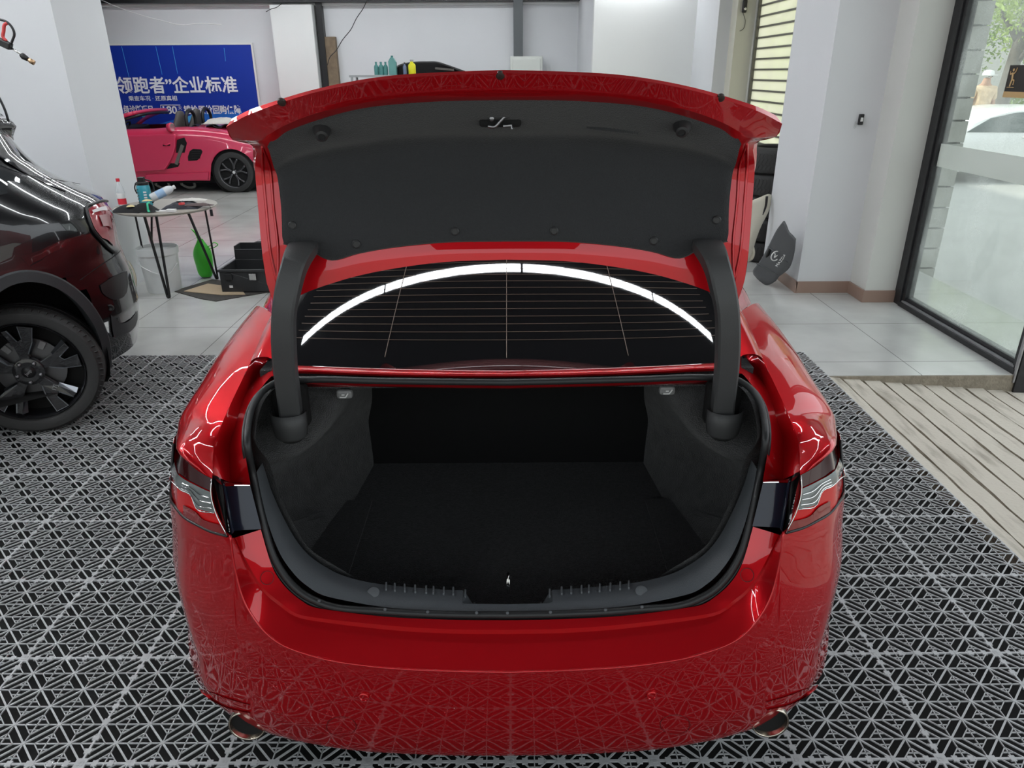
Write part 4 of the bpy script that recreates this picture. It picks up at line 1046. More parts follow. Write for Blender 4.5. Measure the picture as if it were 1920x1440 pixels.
for x in (2.45, 3.35):
    MB().tube([V(WX+x, 14.02, .62), V(WX+x+.02, 13.98, .63), V(WX+x+.16, 13.98, .63), V(WX+x+.18, 14.02, .62)], .014, 8).build('door_handle', M_WCAR, wc, smooth=True)
for x in (1.35, 2.66, 3.7):
    MB().bar((WX+x, 14.006, .05), (WX+x+.01, 14.02, .72), .006, .02).build('door_gap', M_DARK, wc)
# passer-by behind the car
M_SKIN = mat('skin', (.50, .30, .21), rough=.6); M_SHIRT = mat('patterned_shirt', (.66, .50, .34), rough=.8, noise=.4, nscale=14); M_TROU = mat('grey_trousers', (.16, .17, .18), rough=.8)
def skin_fig(name, nodes, edges, rad, m, parent, sub=2):
    me = bpy.data.meshes.new(name); L = rootloc(parent)
    me.from_pydata([tuple(V(*n)-L*0) for n in nodes], edges, []); o = bpy.data.objects.new(name, me); COL.objects.link(o); o.parent = parent
    s = o.modifiers.new('skin', 'SKIN'); 
    for i, r in enumerate(rad): me.skin_vertices[0].data[i].radius = (r, r)
    me.skin_vertices[0].data[0].use_root = True
    b = o.modifiers.new('sub', 'SUBSURF'); b.levels = sub; b.render_levels = sub
    me.materials.append(m); return o
tag(MB().box(7, 30, 16.0, 20.5, -.3, .03).build('pavement', M_ASPH), 'raised pale pavement on the far side of the street', 'pavement')
pr = thing('person', 'person in a pale patterned shirt and light cap walking outside behind the white car', 'person', (9.9, 16.35, .03))
# local coordinates, facing the camera side and to the left
skin_fig('body', [(0, 0, .90), (0, 0, 1.15), (0, 0, 1.38), (0, 0, 1.48), (0, -.02, 1.60), (-.19, 0, 1.38), (-.25, .02, 1.12), (-.24, -.08, .88), (.19, 0, 1.38), (.25, .02, 1.12), (.24, -.06, .88), (-.10, 0, .84), (-.11, -.04, .46), (-.11, .02, .08), (-.11, -.12, .04), (.10, 0, .84), (.12, .05, .46), (.12, .15, .10), (.12, .03, .04)],
         [(0, 1), (1, 2), (2, 3), (3, 4), (2, 5), (5, 6), (6, 7), (2, 8), (8, 9), (9, 10), (0, 11), (11, 12), (12, 13), (13, 14), (0, 15), (15, 16), (16, 17), (17, 18)],
         [.14, .13, .14, .06, .10, .055, .045, .035, .055, .045, .035, .09, .065, .045, .04, .09, .065, .045, .04], M_SKIN, pr)
skin_fig('shirt', [(0, 0, .88), (0, 0, 1.15), (0, 0, 1.38), (0, 0, 1.44), (-.19, 0, 1.37), (-.25, .02, 1.14), (.19, 0, 1.37), (.25, .02, 1.14)], [(0, 1), (1, 2), (2, 3), (2, 4), (4, 5), (2, 6), (6, 7)], [.19, .17, .17, .08, .085, .07, .085, .07], M_SHIRT, pr)
skin_fig('trousers', [(0, 0, .90), (-.10, 0, .82), (-.11, -.04, .46), (-.11, .02, .10), (.10, 0, .82), (.12, .05, .46), (.12, .15, .12)], [(0, 1), (1, 2), (2, 3), (0, 4), (4, 5), (5, 6)], [.155, .11, .085, .07, .11, .085, .07], M_TROU, pr)
MB().lathe([(.112, 0), (.112, .04), (.09, .085), (.04, .105), (.002, .108)], V(9.9, 16.33, 1.66), (0, 0, 1), 20).box(9.82, 9.98, 16.12, 16.25, 1.66, 1.675).build('cap', M_WHITEP, pr, smooth=True, auto=40)
for s in (-1, 1):
    MB().lathe([(.012, 0), (.008, .01)], V(9.9+s*.035, 16.235, 1.64), (0, -1, 0), 8).build('eye', M_DARK, pr)
MB().tube([V(9.9, 16.235, 1.64), V(9.9, 16.21, 1.615)], [.01, .014], 6).build('nose', M_SKIN, pr, smooth=True)
# ------------------------------------------------------------ black SUV at the left
M_BLK = mat('black_paint', (.004, .004, .005), rough=.25, coat=1, coat_rough=.01)
M_CLAD = mat('grey_cladding', (.035, .037, .04), rough=.5)
TH = math.radians(42); SD_ = V(math.cos(TH), math.sin(TH), 0); SNN = V(-math.sin(TH), math.cos(TH), 0)
HUB = V(-2.46, 3.54, .345); SR = HUB*V(1, 1, 0)+.82*SNN
suv = thing('black_suv', 'glossy black SUV with black alloy wheels parked at the left', 'car', tuple(SR))
sz = [.30, .42, .55, .70, .80, .88, .96, 1.04, 1.12, 1.18, 1.24, 1.30, 1.36, 1.44, 1.52, 1.58]
sx = [.625, .653, .667, .662, .639, .626, .63, .631, .594, .492, .403, .329, .271, .236, .203, .171]
sw = [.86, .90, .92, .92, .92, .915, .905, .895, .88, .865, .85, .83, .80, .76, .71, .66]
SN, SDX = 2.5, .62
def s_x(z): return float(np.interp(z, sz, sx))
def s_w(z): return float(np.interp(z, sz, sw))
def loc2w(x, y, z): return SR+x*SD_+y*SNN+V(0, 0, z)
def w2loc(p): r = p-SR; return V(r@SD_, r@SNN, p[2])
def s_y(x, z):
    """half width of the body at local x"""
    b = max(0, (x-(s_x(z)-SDX))/SDX); return s_w(z)*max(0, 1-b**SN)**(1/SN)
def shit(u, v, off=0):
    d = ray(u, v)
    def g(s):
        p = w2loc(CC+s*d)
        if p[2] > 1.6 or p[2] < .2: return 1
        w = s_w(p[2])+off; x0 = s_x(p[2])+off
        a = abs(p[1])/w; b = max(0, (p[0]-(x0-SDX))/SDX)
        return a**SN+b**SN-1
    ss = np.linspace(2.6, 5.2, 500); gs = [g(s) for s in ss]
    for i in range(len(ss)-1):
        if gs[i] > 0 >= gs[i+1]:
            a, b = ss[i], ss[i+1]
            for _ in range(25):
                c = (a+b)/2
                if g(c) > 0: a = c
                else: b = c
            return CC+b*d
    return CC+ss[int(np.argmin(gs))]*d
AX_, AZ_ = .335, .505
def suv_body():
    zs = sorted(set([round(z, 3) for z in np.linspace(.30, .96, 34)]+sz+[1.0, 1.08, 1.15, 1.21, 1.27, 1.33, 1.40, 1.48]))
    th = np.linspace(0, PI/2, 16)
    G = []
    for z in zs:
        w = s_w(z); x0 = s_x(z); r = []
        near = []
        for x in np.linspace(-3.55, x0-SDX-.02, 150): 
            f = min(1, (x+3.55)/.6); near.append((x, w*(.72+.28*(1-(1-f)**2))))
        for t in th: near.append((x0-SDX+SDX*math.sin(t)**(2/SN), w*math.cos(t)**(2/SN) if t < PI/2-1e-6 else 0))
        r = [(x, -y) for x, y in near]+[(x, y) for x, y in near[::-1][1:]]
        G.append([(x, y, z) for x, y in r])
    v = []; f = []; idx = {}
    for i, r in enumerate(G):
        for j, (x, y, z) in enumerate(r):
            hole = any(((x-hx)/.305)**2+((z-.385)/.47)**2 < 1 and abs(y) > .5 for hx in (0, -2.65))
            if not hole: idx[i, j] = len(v); v.append(loc2w(x, y, z))
    for i in range(len(G)-1):
        for j in range(len(G[0])-1):
            k = [(i, j), (i, j+1), (i+1, j+1), (i+1, j)]
            if all(q in idx for q in k): f.append([idx[q] for q in k])
    obj('body', v, f, M_BLK, suv, smooth=True, auto=60)
suv_body()
rf = []
for y in np.linspace(-1, 1, 9): rf.append([loc2w(x, y*(.66-(.1 if x < -3 else 0)), 1.58+.05*(1-y*y)) for x in (-3.0, -2.6, -1.5, -.6, s_x(1.58)-.1, s_x(1.58)-.02)])
MB().grid(rf).build('roof', M_BLK, suv, smooth=True)
MB().prism([loc2w(x, y, .25) for x, y in ((.45, -.55), (.45, .55), (-3.3, .7), (-3.3, -.5))], (0, 0, .06)).build('underbody', M_DARK, suv)
# spoiler at the top of the tail
SP = [[P(-40, 222, Y=3.9), P(-10, 222, Y=4.0), P(14, 224, Y=4.15)], [P(-40, 240, Y=3.9), P(-5, 236, Y=4.0), P(27, 236, Y=4.15)], [P(-40, 262, Y=3.95), P(-8, 256, Y=4.05), P(22, 252, Y=4.18)], [P(-40, 300, Y=4.1), P(-5, 282, Y=4.2), P(24, 266, Y=4.25)]]
MB().grid(patch(SP, 4, 3, sharp=(1, 2))).build('spoiler', M_BLK, suv, smooth=True, solid=.01)
def suv_wheel(c, s_, yaw, full):
    ax = V(math.sin(yaw)*-s_*-1, 0, 0)
    n_ = V(math.sin(yaw), -math.cos(yaw), 0) if s_ < 0 else V(-math.sin(yaw), math.cos(yaw), 0)
    e1 = V(math.cos(yaw), math.sin(yaw), 0); e2 = V(0, 0, 1)
    w_ = bpy.data.objects.new('wheel', None); COL.objects.link(w_); w_.parent = suv; w_.location = c-SR
    sd_ = MB().lathe([(.264, .050), (.272, .068), (.295, .076), (.322, .072), (.339, .055), (.344, .04), (.344, .006), (.339, .002), (.344, -.002), (.344, -.04), (.339, -.044), (.344, -.048), (.344, -.08), (.33, -.105)], c, n_, 72, cap=False)
    for k in range(64):
        a = 2*PI*k/64; rr_ = math.cos(a)*e1+math.sin(a)*e2; r2 = math.cos(a+.03)*e1+math.sin(a+.03)*e2
        sd_.bar(c+rr_*.338+n_*.040, c+r2*.338+n_*.064, .004, .016, up=rr_)
    sd_.build('tyre', M_TIRE, w_, smooth=True, auto=35)
    MR = mat('gloss_black_rim', (.018, .018, .02), rough=.2, coat=.8)
    MB().lathe([(.265, .055), (.260, .062), (.254, .055), (.248, .03), (.240, -.10)], c, n_, 64, cap=False).build('rim', MR, w_, smooth=True, auto=40)
    MB().lathe([(.001, -.04), (.245, -.04)], c, n_, 32, cap=False).build('brake_back', M_DARK, w_)
    MB().lathe([(.10, -.02), (.165, -.02), (.165, -.012), (.10, -.012)], c, n_, 40).build('brake_disc', mat('dull_steel', (.16, .16, .165), rough=.45, metal=.9), w_)
    for a in (1.0, 2.2):
        rr_ = math.cos(a)*e1+math.sin(a)*e2; MB().bar(c+rr_*.12+n_*-.01, c+rr_*.165+n_*-.01, .03, .02, up=n_).build('caliper', mat('caliper_grey', (.30, .30, .30), rough=.5), w_, bevel=.004)
    sk = MB()
    for k in range(5):
        a = 2*PI*k/5+.34
        def pt(r, da, d): r *= .96; d = d*.85; return c+e1*r*math.cos(a+da)+e2*r*math.sin(a+da)+n_*d
        poly = [pt(.045, -.5, .045), pt(.10, -.22, .048), pt(.17, -.34, .055), pt(.258, -.32, .070), pt(.262, -.06, .072), pt(.19, -.08, .060), pt(.175, .05, .056), pt(.248, .16, .068), pt(.250, .27, .068), pt(.155, .22, .052), pt(.095, .26, .046), pt(.045, .5, .045)]
        sk.prism(poly, -n_*.035); fac = MB()
        fac.add([pt(.262, -.06, .0725), pt(.258, -.32, .0705), pt(.240, -.30, .058), pt(.242, -.08, .058)], [(0, 1, 2, 3)])
        fac.add([pt(.10, -.22, .0485), pt(.17, -.34, .0555), pt(.165, -.42, .030), pt(.095, -.30, .028)], [(0, 1, 2, 3)])
        fac.add([pt(.250, .27, .0685), pt(.155, .22, .0525), pt(.150, .30, .030), pt(.245, .36, .040)], [(0, 1, 2, 3)])
        for A_, B_, w__ in ((pt(.19, -.08, .061), pt(.262, -.06, .073), .004), (pt(.175, .05, .057), pt(.248, .16, .069), .005), (pt(.10, -.22, .049), pt(.17, -.34, .056), .005), (pt(.17, -.34, .056), pt(.258, -.32, .071), .004)):
            fac.bar(A_, B_, w__, .003, up=n_)
        fac.build('spoke_edge', mat('satin_rim_edge', (.20, .21, .23), rough=.3, metal=.9), w_)
    sk.lathe([(.075, .02), (.073, .048), (.055, .052), (.034, .050)], c, n_, 28)
    sk.build('spokes', MR, w_, bevel=.002)
    MB().lathe([(.033, .05), (.031, .056), (.001, .057)], c, n_, 28, cap=False).build('centre_cap', M_BLACK, w_, smooth=True)
    for k in range(5):
        a = 2*PI*k/5+.9
        MB().lathe([(.011, .045), (.011, .060), (.008, .066), (.001, .067)], c+e1*.056*math.cos(a)+e2*.056*math.sin(a), n_, 12, cap=False).build('wheel_nut', mat('dark_steel', (.22, .22, .23), rough=.35, metal=.9), w_, smooth=True)
    if full:
        for nm, s, o_, sz_, ang in (('cap_lettering', 'Jeep', c+n_*.058, .022, .7), ('spoke_lettering', '17J', c+e1*.10+e2*-.10+n_*.0585, .03, 1.1)):
            text_mesh(nm, s, o_, sz_, mat('lettering_grey', (.30, .30, .31), rough=.4), w_, right=e1*math.cos(ang)+e2*math.sin(ang), up=-e1*math.sin(ang)+e2*math.cos(ang))
suv_wheel(HUB+V(-.07, .01, 0), -1, math.radians(20), True)
suv_wheel(loc2w(0, .80, .345), 1, TH, False)
suv_wheel(loc2w(-2.65, -.80, .345), -1, TH, False)
suv_wheel(loc2w(-2.65, .80, .345), 1, TH, False)
for hx in (0, -2.65):
    for s_ in (-1, 1):
        rows = [[], [], [], []]
        for a in np.linspace(math.radians(-14), math.radians(194), 60):
            for k, (rx, rz, yo) in enumerate(((.338, .507, .003), (.332, .50, .016), (.285, .45, .016), (.278, .442, -.12))):
                x = hx+rx*math.cos(a); z = .385+rz*math.sin(a)
                rows[k].append(loc2w(x, s_*(s_y(x, z)+yo), z))
        MB().grid(rows).build('arch_cladding', M_CLAD, suv, smooth=True, auto=35)
        ring1 = [loc2w(hx+.31*math.cos(a), s_*.86, max(.21, .385+.475*math.sin(a))) for a in np.linspace(0, 2*PI, 40)]; ring2 = [p-s_*SNN*.42 for p in ring1]
        MB().grid([ring1, ring2, [(ring2[0]+ring2[20])/2]*40]).build('wheel_well', M_DARK, suv)
def spoly(name, pts, m, off=.004, parent=suv, n=3):
    G = patch([[shit(u, v, off) for u, v in r] for r in pts], 5, 4)
    return MB().grid(G).build(name, m, parent, smooth=True)
spoly('lower_bumper', [[(208, 590), (226, 606), (244, 600), (258, 582)], [(210, 612), (228, 618), (244, 612), (258, 598)], [(214, 634), (228, 628), (244, 622), (254, 612)]], M_CLAD)
spoly('reflector_recess', [[(188, 535), (210, 520), (228, 512), (238, 508)], [(192, 548), (212, 545), (230, 540), (240, 532)], [(200, 556), (214, 562), (230, 558), (238, 548)]], M_BLACK)
c = shit(207, 577, .002); MB().lathe([(.018, 0), (.016, .004), (.010, .004), (.009, .001)], c, (.35, -.93, 0), 20).build('parking_sensor', M_BLACK, suv, smooth=True)
M_SUVG = mat('tinted_glass', (.03, .032, .034), rough=.03, coat=1)
def sside(pts, name, m, off):   # polygon on the near side given in local x, z
    G = patch([[loc2w(x, -(s_y(x, z)+off), z) for x, z in r] for r in pts], 8, 5)
    return MB().grid(G).build(name, m, suv, smooth=True)
sside([[(-2.3, 1.20), (-1.4, 1.21), (-.6, 1.22), (-.05, 1.235), (.18, 1.25)], [(-2.0, 1.48), (-1.3, 1.51), (-.6, 1.50), (-.12, 1.42), (.10, 1.33)]], 'side_glass', M_SUVG, .005)
for s_ in (1,):
    G = patch([[loc2w(s_x(z)*1.0-SDX+SDX*max(0, 1-(abs(y)/s_w(z))**SN)**(1/SN)+.004, y, z) for y in (-.62, -.3, 0, .3, .62)] for z in (1.20, 1.30, 1.42, 1.52)], 5, 4)
    MB().grid(G).build('tailgate_glass', M_SUVG, suv, smooth=True)
MB().tube(crv([shit(u, v, .001) for u, v in ((2, 310), (40, 325), (75, 332), (112, 338), (150, 345))], 30), .0018, 6).build('belt_seam', M_CLAD, suv)
MB().tube(crv([shit(u, v, .001) for u, v in ((150, 525), (185, 500), (215, 480), (226, 470))], 30), .0018, 6).build('bumper_seam', M_DARK, suv)
TLo = [[(166, 392), (176, 385), (190, 380), (200, 379)], [(170, 408), (183, 402), (197, 399), (207, 398)], [(178, 428), (192, 425), (205, 428), (213, 432)], [(192, 446), (202, 450), (210, 457), (217, 462)]]
tl = spoly('tail_lamp', TLo, mat('suv_lamp_red', (.30, .02, .03), rough=.1, coat=1), .006)
spoly('clear_stripe', [[(173, 394), (186, 389), (199, 386)], [(175, 399), (188, 395), (202, 394)]], mat('lamp_white', (.75, .72, .72), rough=.2, coat=1), .012, tl)
spoly('pale_lens', [[(186, 404), (196, 402), (206, 402)], [(194, 424), (204, 424), (211, 430)]], mat('lamp_pink', (.45, .25, .25), rough=.2, coat=1), .012, tl)
rim = [shit(u, v, .006) for u, v in ((201, 377), (190, 377), (175, 382), (162, 390), (166, 408), (174, 430), (190, 450), (203, 464), (216, 474))]
MB().tube(crv(rim, 40), .008, 8).build('lamp_bezel', M_BLACK, tl, smooth=True)
MB().tube(crv([P(u, v, Y=4.05) for u, v in ((-6, 175), (3, 192), (10, 208), (16, 228))], 12), .006, 6).build('roof_antenna', M_BLACK, suv, smooth=True)

# ------------------------------------------------------------ pressure gun hanging in from the upper left
gun = thing('spray_gun', 'black spray gun with red trigger hanging from a hose in the upper left corner', 'spray gun', (-2.52, 4.0, 1.9))
q = lambda u, v, y=4.0: P(u, v, Y=y)
MB().bar(q(-22, 68), q(21, 88), .034, .036, up=V(0, 1, 0)).build('body', M_BLACK, gun, bevel=.006)
MB().tube(crv([q(-14, 36), q(2, 37), q(14, 42), q(23, 52), q(27, 64), q(24, 74), q(20, 84)], 20), .006, 8).build('guard', M_BLACK, gun, smooth=True)
MB().tube(crv([q(14, 43), q(9, 46), q(7, 58), q(6, 70), q(12, 77)], 14), .008, 8).build('trigger', mat('trigger_red', (.55, .06, .06), rough=.4), gun, smooth=True)
MB().tube([q(18, 88), q(41, 103)], .0045, 8).build('lance', M_CHROME, gun, smooth=True)
MB().tube([q(40, 102), q(44, 106), q(52, 111)], [.012, .015, .011], 10).build('grip_sleeve', M_BLACK, gun, smooth=True)
MB().tube([q(52, 111), q(57, 114), q(64, 118)], [.008, .012, .012], 10).build('nozzle', mat('brass', (.5, .33, .2), rough=.3, metal=1), gun, smooth=True)
MB().tube(crv([q(-14, 36), q(-40, 0), q(-60, -120), q(-70, -330)], 24), .010, 8).build('hose', M_BLACK, gun, smooth=True)

# ------------------------------------------------------------ round table by the pillar and what lies on it
TBC = V(-2.945, 6.30, 0); TZ = .735
tbl = thing('round_table', 'small round beige table on black hairpin legs by the grey pillar', 'table', tuple(TBC))
MB().lathe([(.385, -.024), (.41, -.012), (.415, -.006), (.413, 0)], TBC+V(0, 0, TZ), (0, 0, 1), 64).build('table_top', mat('table_beige', (.33, .30, .26), rough=.4), tbl, smooth=True, auto=30)
for (ft, t1, t2) in (((-2.94, 6.03), (-3.02, 6.05), (-2.91, 6.03)), ((-2.76, 6.66), (-2.82, 6.40), (-2.68, 6.46)), ((-3.27, 6.42), (-3.22, 6.30), (-3.14, 6.46))):
    f_ = V(*ft, .008)
    MB().bar(f_+V(-.008, 0, 0), V(*t1, TZ-.02), .016, .016).bar(f_+V(.008, 0, 0), V(*t2, TZ-.02), .016, .016).lathe([(.014, -.008), (.014, .02)], f_, (0, 0, 1), 12).build('leg', M_BLACK, tbl)
def onT(u, v): return P(u, v, Z=TZ)
b1 = onT(221, 385); b1 = V(-3.29, 6.27, TZ)
bt = thing('water_bottle', 'clear water bottle with red cap and red white label standing on the round table', 'bottle', tuple(b1))
M_CLR = mat('clear_plastic', (.80, .84, .86), rough=.08, alpha=.35, spec=.8)
MB().lathe([(.030, 0), (.033, .01), (.033, .12), (.030, .15), (.014, .195), (.013, .212)], b1, (0, 0, 1), 24).build('body', M_CLR, bt, smooth=True)
MB().lathe([(.0335, .02), (.0335, .115)], b1, (0, 0, 1), 24, cap=False).build('label', M_WHITEP, bt, smooth=True)
MB().lathe([(.0338, .022), (.0338, .07)], b1, (0, 0, 1), 24, cap=False).build('red_band', mat('label_red', (.65, .03, .05), rough=.5), bt, smooth=True)
MB().lathe([(.015, .208), (.015, .232)], b1, (0, 0, 1), 20).build('cap', MATS['label_red'], bt, smooth=True, auto=40)
b2 = V(-3.12, 6.33, TZ)
jg = thing('sports_jug', 'teal sports jug with black lid and carry strap standing on the round table', 'bottle', tuple(b2))
MB().lathe([(.050, 0), (.054, .008), (.054, .15), (.048, .172)], b2, (0, 0, 1), 28).build('body', mat('teal_plastic', (.04, .30, .38), rough=.25, coat=.5), jg, smooth=True, auto=50)
MB().lathe([(.050, .17), (.050, .195), (.03, .20)], b2, (0, 0, 1), 28).box(b2[0]-.028, b2[0]+.022, b2[1]-.02, b2[1]+.02, TZ+.195, TZ+.235).build('lid', M_BLACK, jg, bevel=.004)
MB().tube(crv([b2+V(.03, 0, .215), b2+V(.075, 0, .20), b2+V(.088, 0, .12), b2+V(.08, 0, .05), b2+V(.055, 0, .02)], 16), .006, 6).build('strap', M_BLACK, jg, smooth=True)
MB().tube(crv([b2+V(-.045, -.02, .19), b2+V(-.062, -.02, .15), b2+V(-.058, -.01, .10)], 10), .005, 6).build('strap', M_BLACK, jg, smooth=True)
for i in range(5): MB().bar(b2+V(-.040, -.045, .03+i*.026), b2+V(-.025, -.052, .04+i*.026), .005, .003).build('scale_mark', M_BLACK, jg)
for i in range(4): MB().bar(b2+V(.018, -.052, .05+i*.022), b2+V(.040, -.042, .05+i*.022), .004, .012).build('lettering', M_WHITEP, jg)
A_ = V(-2.97, 6.12, TZ+.09); B_ = V(-2.80, 6.22, TZ+.17); dr = (B_-A_)/np.linalg.norm(B_-A_)
wb = thing('lying_bottle', 'clear bottle with white cap leaning over the black pouch on the round table', 'bottle', tuple(A_))
MB().lathe([(.030, 0), (.034, .01), (.034, .15), (.028, .175), (.014, .195)], A_, dr, 24).build('body', mat('frosty_plastic', (.72, .75, .78), rough=.3, alpha=.8), wb, smooth=True)
MB().lathe([(.0345, .05), (.0345, .12)], A_, dr, 24, cap=False).build('label', mat('label_blue_white', (.30, .45, .65), rough=.5), wb, smooth=True)
MB().lathe([(.016, .193), (.016, .215)], A_, dr, 18).build('cap', M_WHITEP, wb, smooth=True)
pc = V(-3.0, 6.02, TZ)
pouch = thing('tool_pouch', 'black pouch with a green edge lying at the front of the round table', 'pouch', tuple(pc))
PG = [[pc+V(x*.105+.01, y*.06, max(.002, .068*(1-abs(x)**2.2)*(1-abs(y)**2.2)+.004)) for x in np.linspace(-1, 1, 13)] for y in np.linspace(-1, 1, 9)]
MB().grid(PG).build('body', mat('black_fabric', (.010, .010, .011), rough=.8), pouch, smooth=True)
MB().tube([pc+V(.065, -.058, .02), pc+V(.052, -.025, .066), pc+V(.045, .03, .07)], .008, 8).tube([pc+V(.065, -.058, .02), pc+V(.075, -.06, .005)], .009, 8).build('green_edge', mat('green_trim', (.05, .50, .28), rough=.6), pouch, smooth=True)
def lump(name, lab, cat, c, sx_, sy_, sz_, m, seed=0, group=None, rot=0):
    rg = random.Random(seed); G = []
    for i in range(9):
        G.append([])
        for j in range(13):
            x = -1+2*j/12; y = -1+2*i/8
            h_ = max(.05, (1-abs(x)**3)*(1-abs(y)**3))*sz_*(.7+.5*rg.random()); px = x*sx_; py = y*sy_
            G[-1].append(V(*c)+V(px*math.cos(rot)-py*math.sin(rot), px*math.sin(rot)+py*math.cos(rot), h_))
    m_ = MB().grid(G); bt_ = [p*V(1, 1, 0)+V(0, 0, c[2]+.0005) for r in G for p in r]; k0 = 13
    m_.grid([[V(p[0], p[1], c[2]+.0005) for p in r] for r in G])
    for e in ([r[0] for r in G], [r[-1] for r in G], G[0], G[-1]): m_.grid([e, [V(p[0], p[1], c[2]+.0005) for p in e]])
    o = m_.build(name, m, smooth=True); return tag(o, lab, cat, group)
lump('tape_roll_label', 'cream printed label card on the left of the black pouch', 'card', (-3.09, 6.0, TZ+.045), .03, .024, .012, mat('cream_card', (.70, .58, .30), rough=.6), 1, rot=.4)
lump('label_card', 'cream printed label card resting behind the black pouch', 'card', (-2.99, 6.09, TZ+.075), .04, .018, .012, MATS['cream_card'], 2, rot=.3)
MB_ = lump('dark_cloth', 'crumpled dark cloth under the cards on the round table', 'cloth', (-3.13, 6.05, TZ), .13, .09, .045, mat('dark_cloth', (.02, .02, .022), rough=.9), 3, rot=-.1)
lump('white_saucer', 'small flat white packet at the left edge of the round table', 'packet', (-3.24, 6.10, TZ), .05, .04, .02, M_WHITEP, 4)
lump('work_gloves', 'heap of dark tools and cables at the right side of the round table', 'tools', (-2.76, 6.22, TZ), .15, .11, .045, mat('dark_heap', (.035, .035, .045), rough=.7, noise=.7, nscale=40), 5, rot=.1)
lump('white_rag', 'folded white rag on the heap of tools on the round table', 'rag', (-2.70, 6.27, TZ+.05), .12, .04, .018, mat('rag_white', (.62, .60, .56), rough=.8), 6, rot=.1)
lump('knife', 'dark tool with red ends overhanging the right edge of the round table', 'tool', (-2.62, 6.18, TZ+.02), .13, .03, .02, mat('tool_brown', (.08, .05, .05), rough=.5), 7, rot=.15)
tag(MB().tube(crv([V(-2.53, 6.17, TZ+.035), V(-2.515, 6.17, TZ+.02), V(-2.51, 6.17, TZ-.01)], 6), .002, 5).box(-2.52, -2.50, 6.16, 6.175, TZ-.065, TZ-.01).build('zip_pull', M_BLACK), 'small black tag dangling off the right edge of the round table', 'tag')
tag(MB().bar((-2.74, 6.12, TZ+.045), (-2.70, 6.10, TZ+.05), .03, .02).build('red_clip', mat('clip_red', (.6, .06, .06), rough=.5), bevel=.004), 'small red clip among the tools on the round table', 'clip')
wc_ = MB(); wc_.tube(crv([V(-2.90, 6.02, TZ+.006), V(-2.87, 5.97, TZ+.01), V(-2.80, 5.985, TZ+.01), V(-2.74, 5.99, TZ+.012), V(-2.79, 6.03, TZ+.008), V(-2.88, 6.04, TZ+.006)], 30), .005, 6).box(-2.80, -2.73, 5.98, 6.02, TZ+.002, TZ+.022)
tag(wc_.build('charger_cable', M_WHITEP, smooth=False), 'white charger and cable at the front right of the round table', 'charger')
# bucket
bk_c = V(-3.09, 6.26, 0)
bu = thing('bucket', 'white plastic bucket with wire handle standing under the round table', 'bucket', (-3.09, 6.30, 0)); bk_c = V(-3.09, 6.30, 0)
MB().lathe([(.138, 0), (.141, .01), (.160, .33), (.170, .33), (.172, .375), (.170, .385), (.163, .385), (.160, .36), (.10, .352), (.001, .35)], bk_c, (0, 0, 1), 48, cap=False).lathe([(.001, .001), (.138, .001)], bk_c, (0, 0, 1), 32, cap=False).build('body', mat('bucket_white', (.68, .70, .70), rough=.4), bu, smooth=True, auto=35)
MB().tube(crv([bk_c+V(-.168, -.02, .30), bk_c+V(-.12, -.14, .27), bk_c+V(0, -.185, .21), bk_c+V(.11, -.15, .17), bk_c+V(.17, -.03, .25)], 30), .004, 6).build('handle', MATS['bucket_white'], bu, smooth=True)
# green bag
gb = V(-2.88, 6.72, 0)
gbg = thing('green_bag', 'bright green plastic bag tied in a knot behind the white bucket', 'bag', tuple(gb))
M_GRN = mat('green_bag', (.06, .50, .04), rough=.35)
rg = random.Random(2); G = []
for z, r in ((0, .05), (.03, .075), (.12, .085), (.2, .095), (.27, .08), (.32, .04), (.35, .025)):
    G.append([gb+V(r*(.8+.3*rg.random())*math.cos(a), r*(.8+.3*rg.random())*math.sin(a), z+.01) for a in np.linspace(0, 2*PI, 12, endpoint=False)])
MB().grid(G, closeu=True).build('bag', M_GRN, gbg, smooth=True, sub=1)
MB().tube(crv([gb+V(0, 0, .34), gb+V(-.03, 0, .42), gb+V(-.07, 0, .46)], 8), [.03, .032, .03, .028, .024, .018, .012, .004], 6, ry=.4).build('loop', M_GRN, gbg, smooth=True)
MB().tube(crv([gb+V(.03, 0, .28), gb+V(.08, 0, .30), gb+V(.13, 0, .33), gb+V(.155, 0, .31), gb+V(.13, 0, .29), gb+V(.07, 0, .27)], 20), .010, 6, ry=.4).build('loop', M_GRN, gbg, smooth=True)
# hose coil by the pillar
hs = MB()
for k in range(4):
    hs.tube(crv([V(-3.30+.012*k, 6.02+.015*k, .10+.03*k), V(-3.34+.01*k, 6.03, .25), V(-3.32, 6.04, .36-.015*k), V(-3.26, 6.04, .33), V(-3.215+.006*k, 6.03, .15), V(-3.24, 6.02, .02+.012*k), V(-3.29, 6.02, .03+.02*k)], 40), .012, 8)
tag(hs.build('coiled_hose', mat('hose_beige', (.45, .42, .33), rough=.5), smooth=True), 'coil of beige hose on the floor against the grey pillar', 'hose')
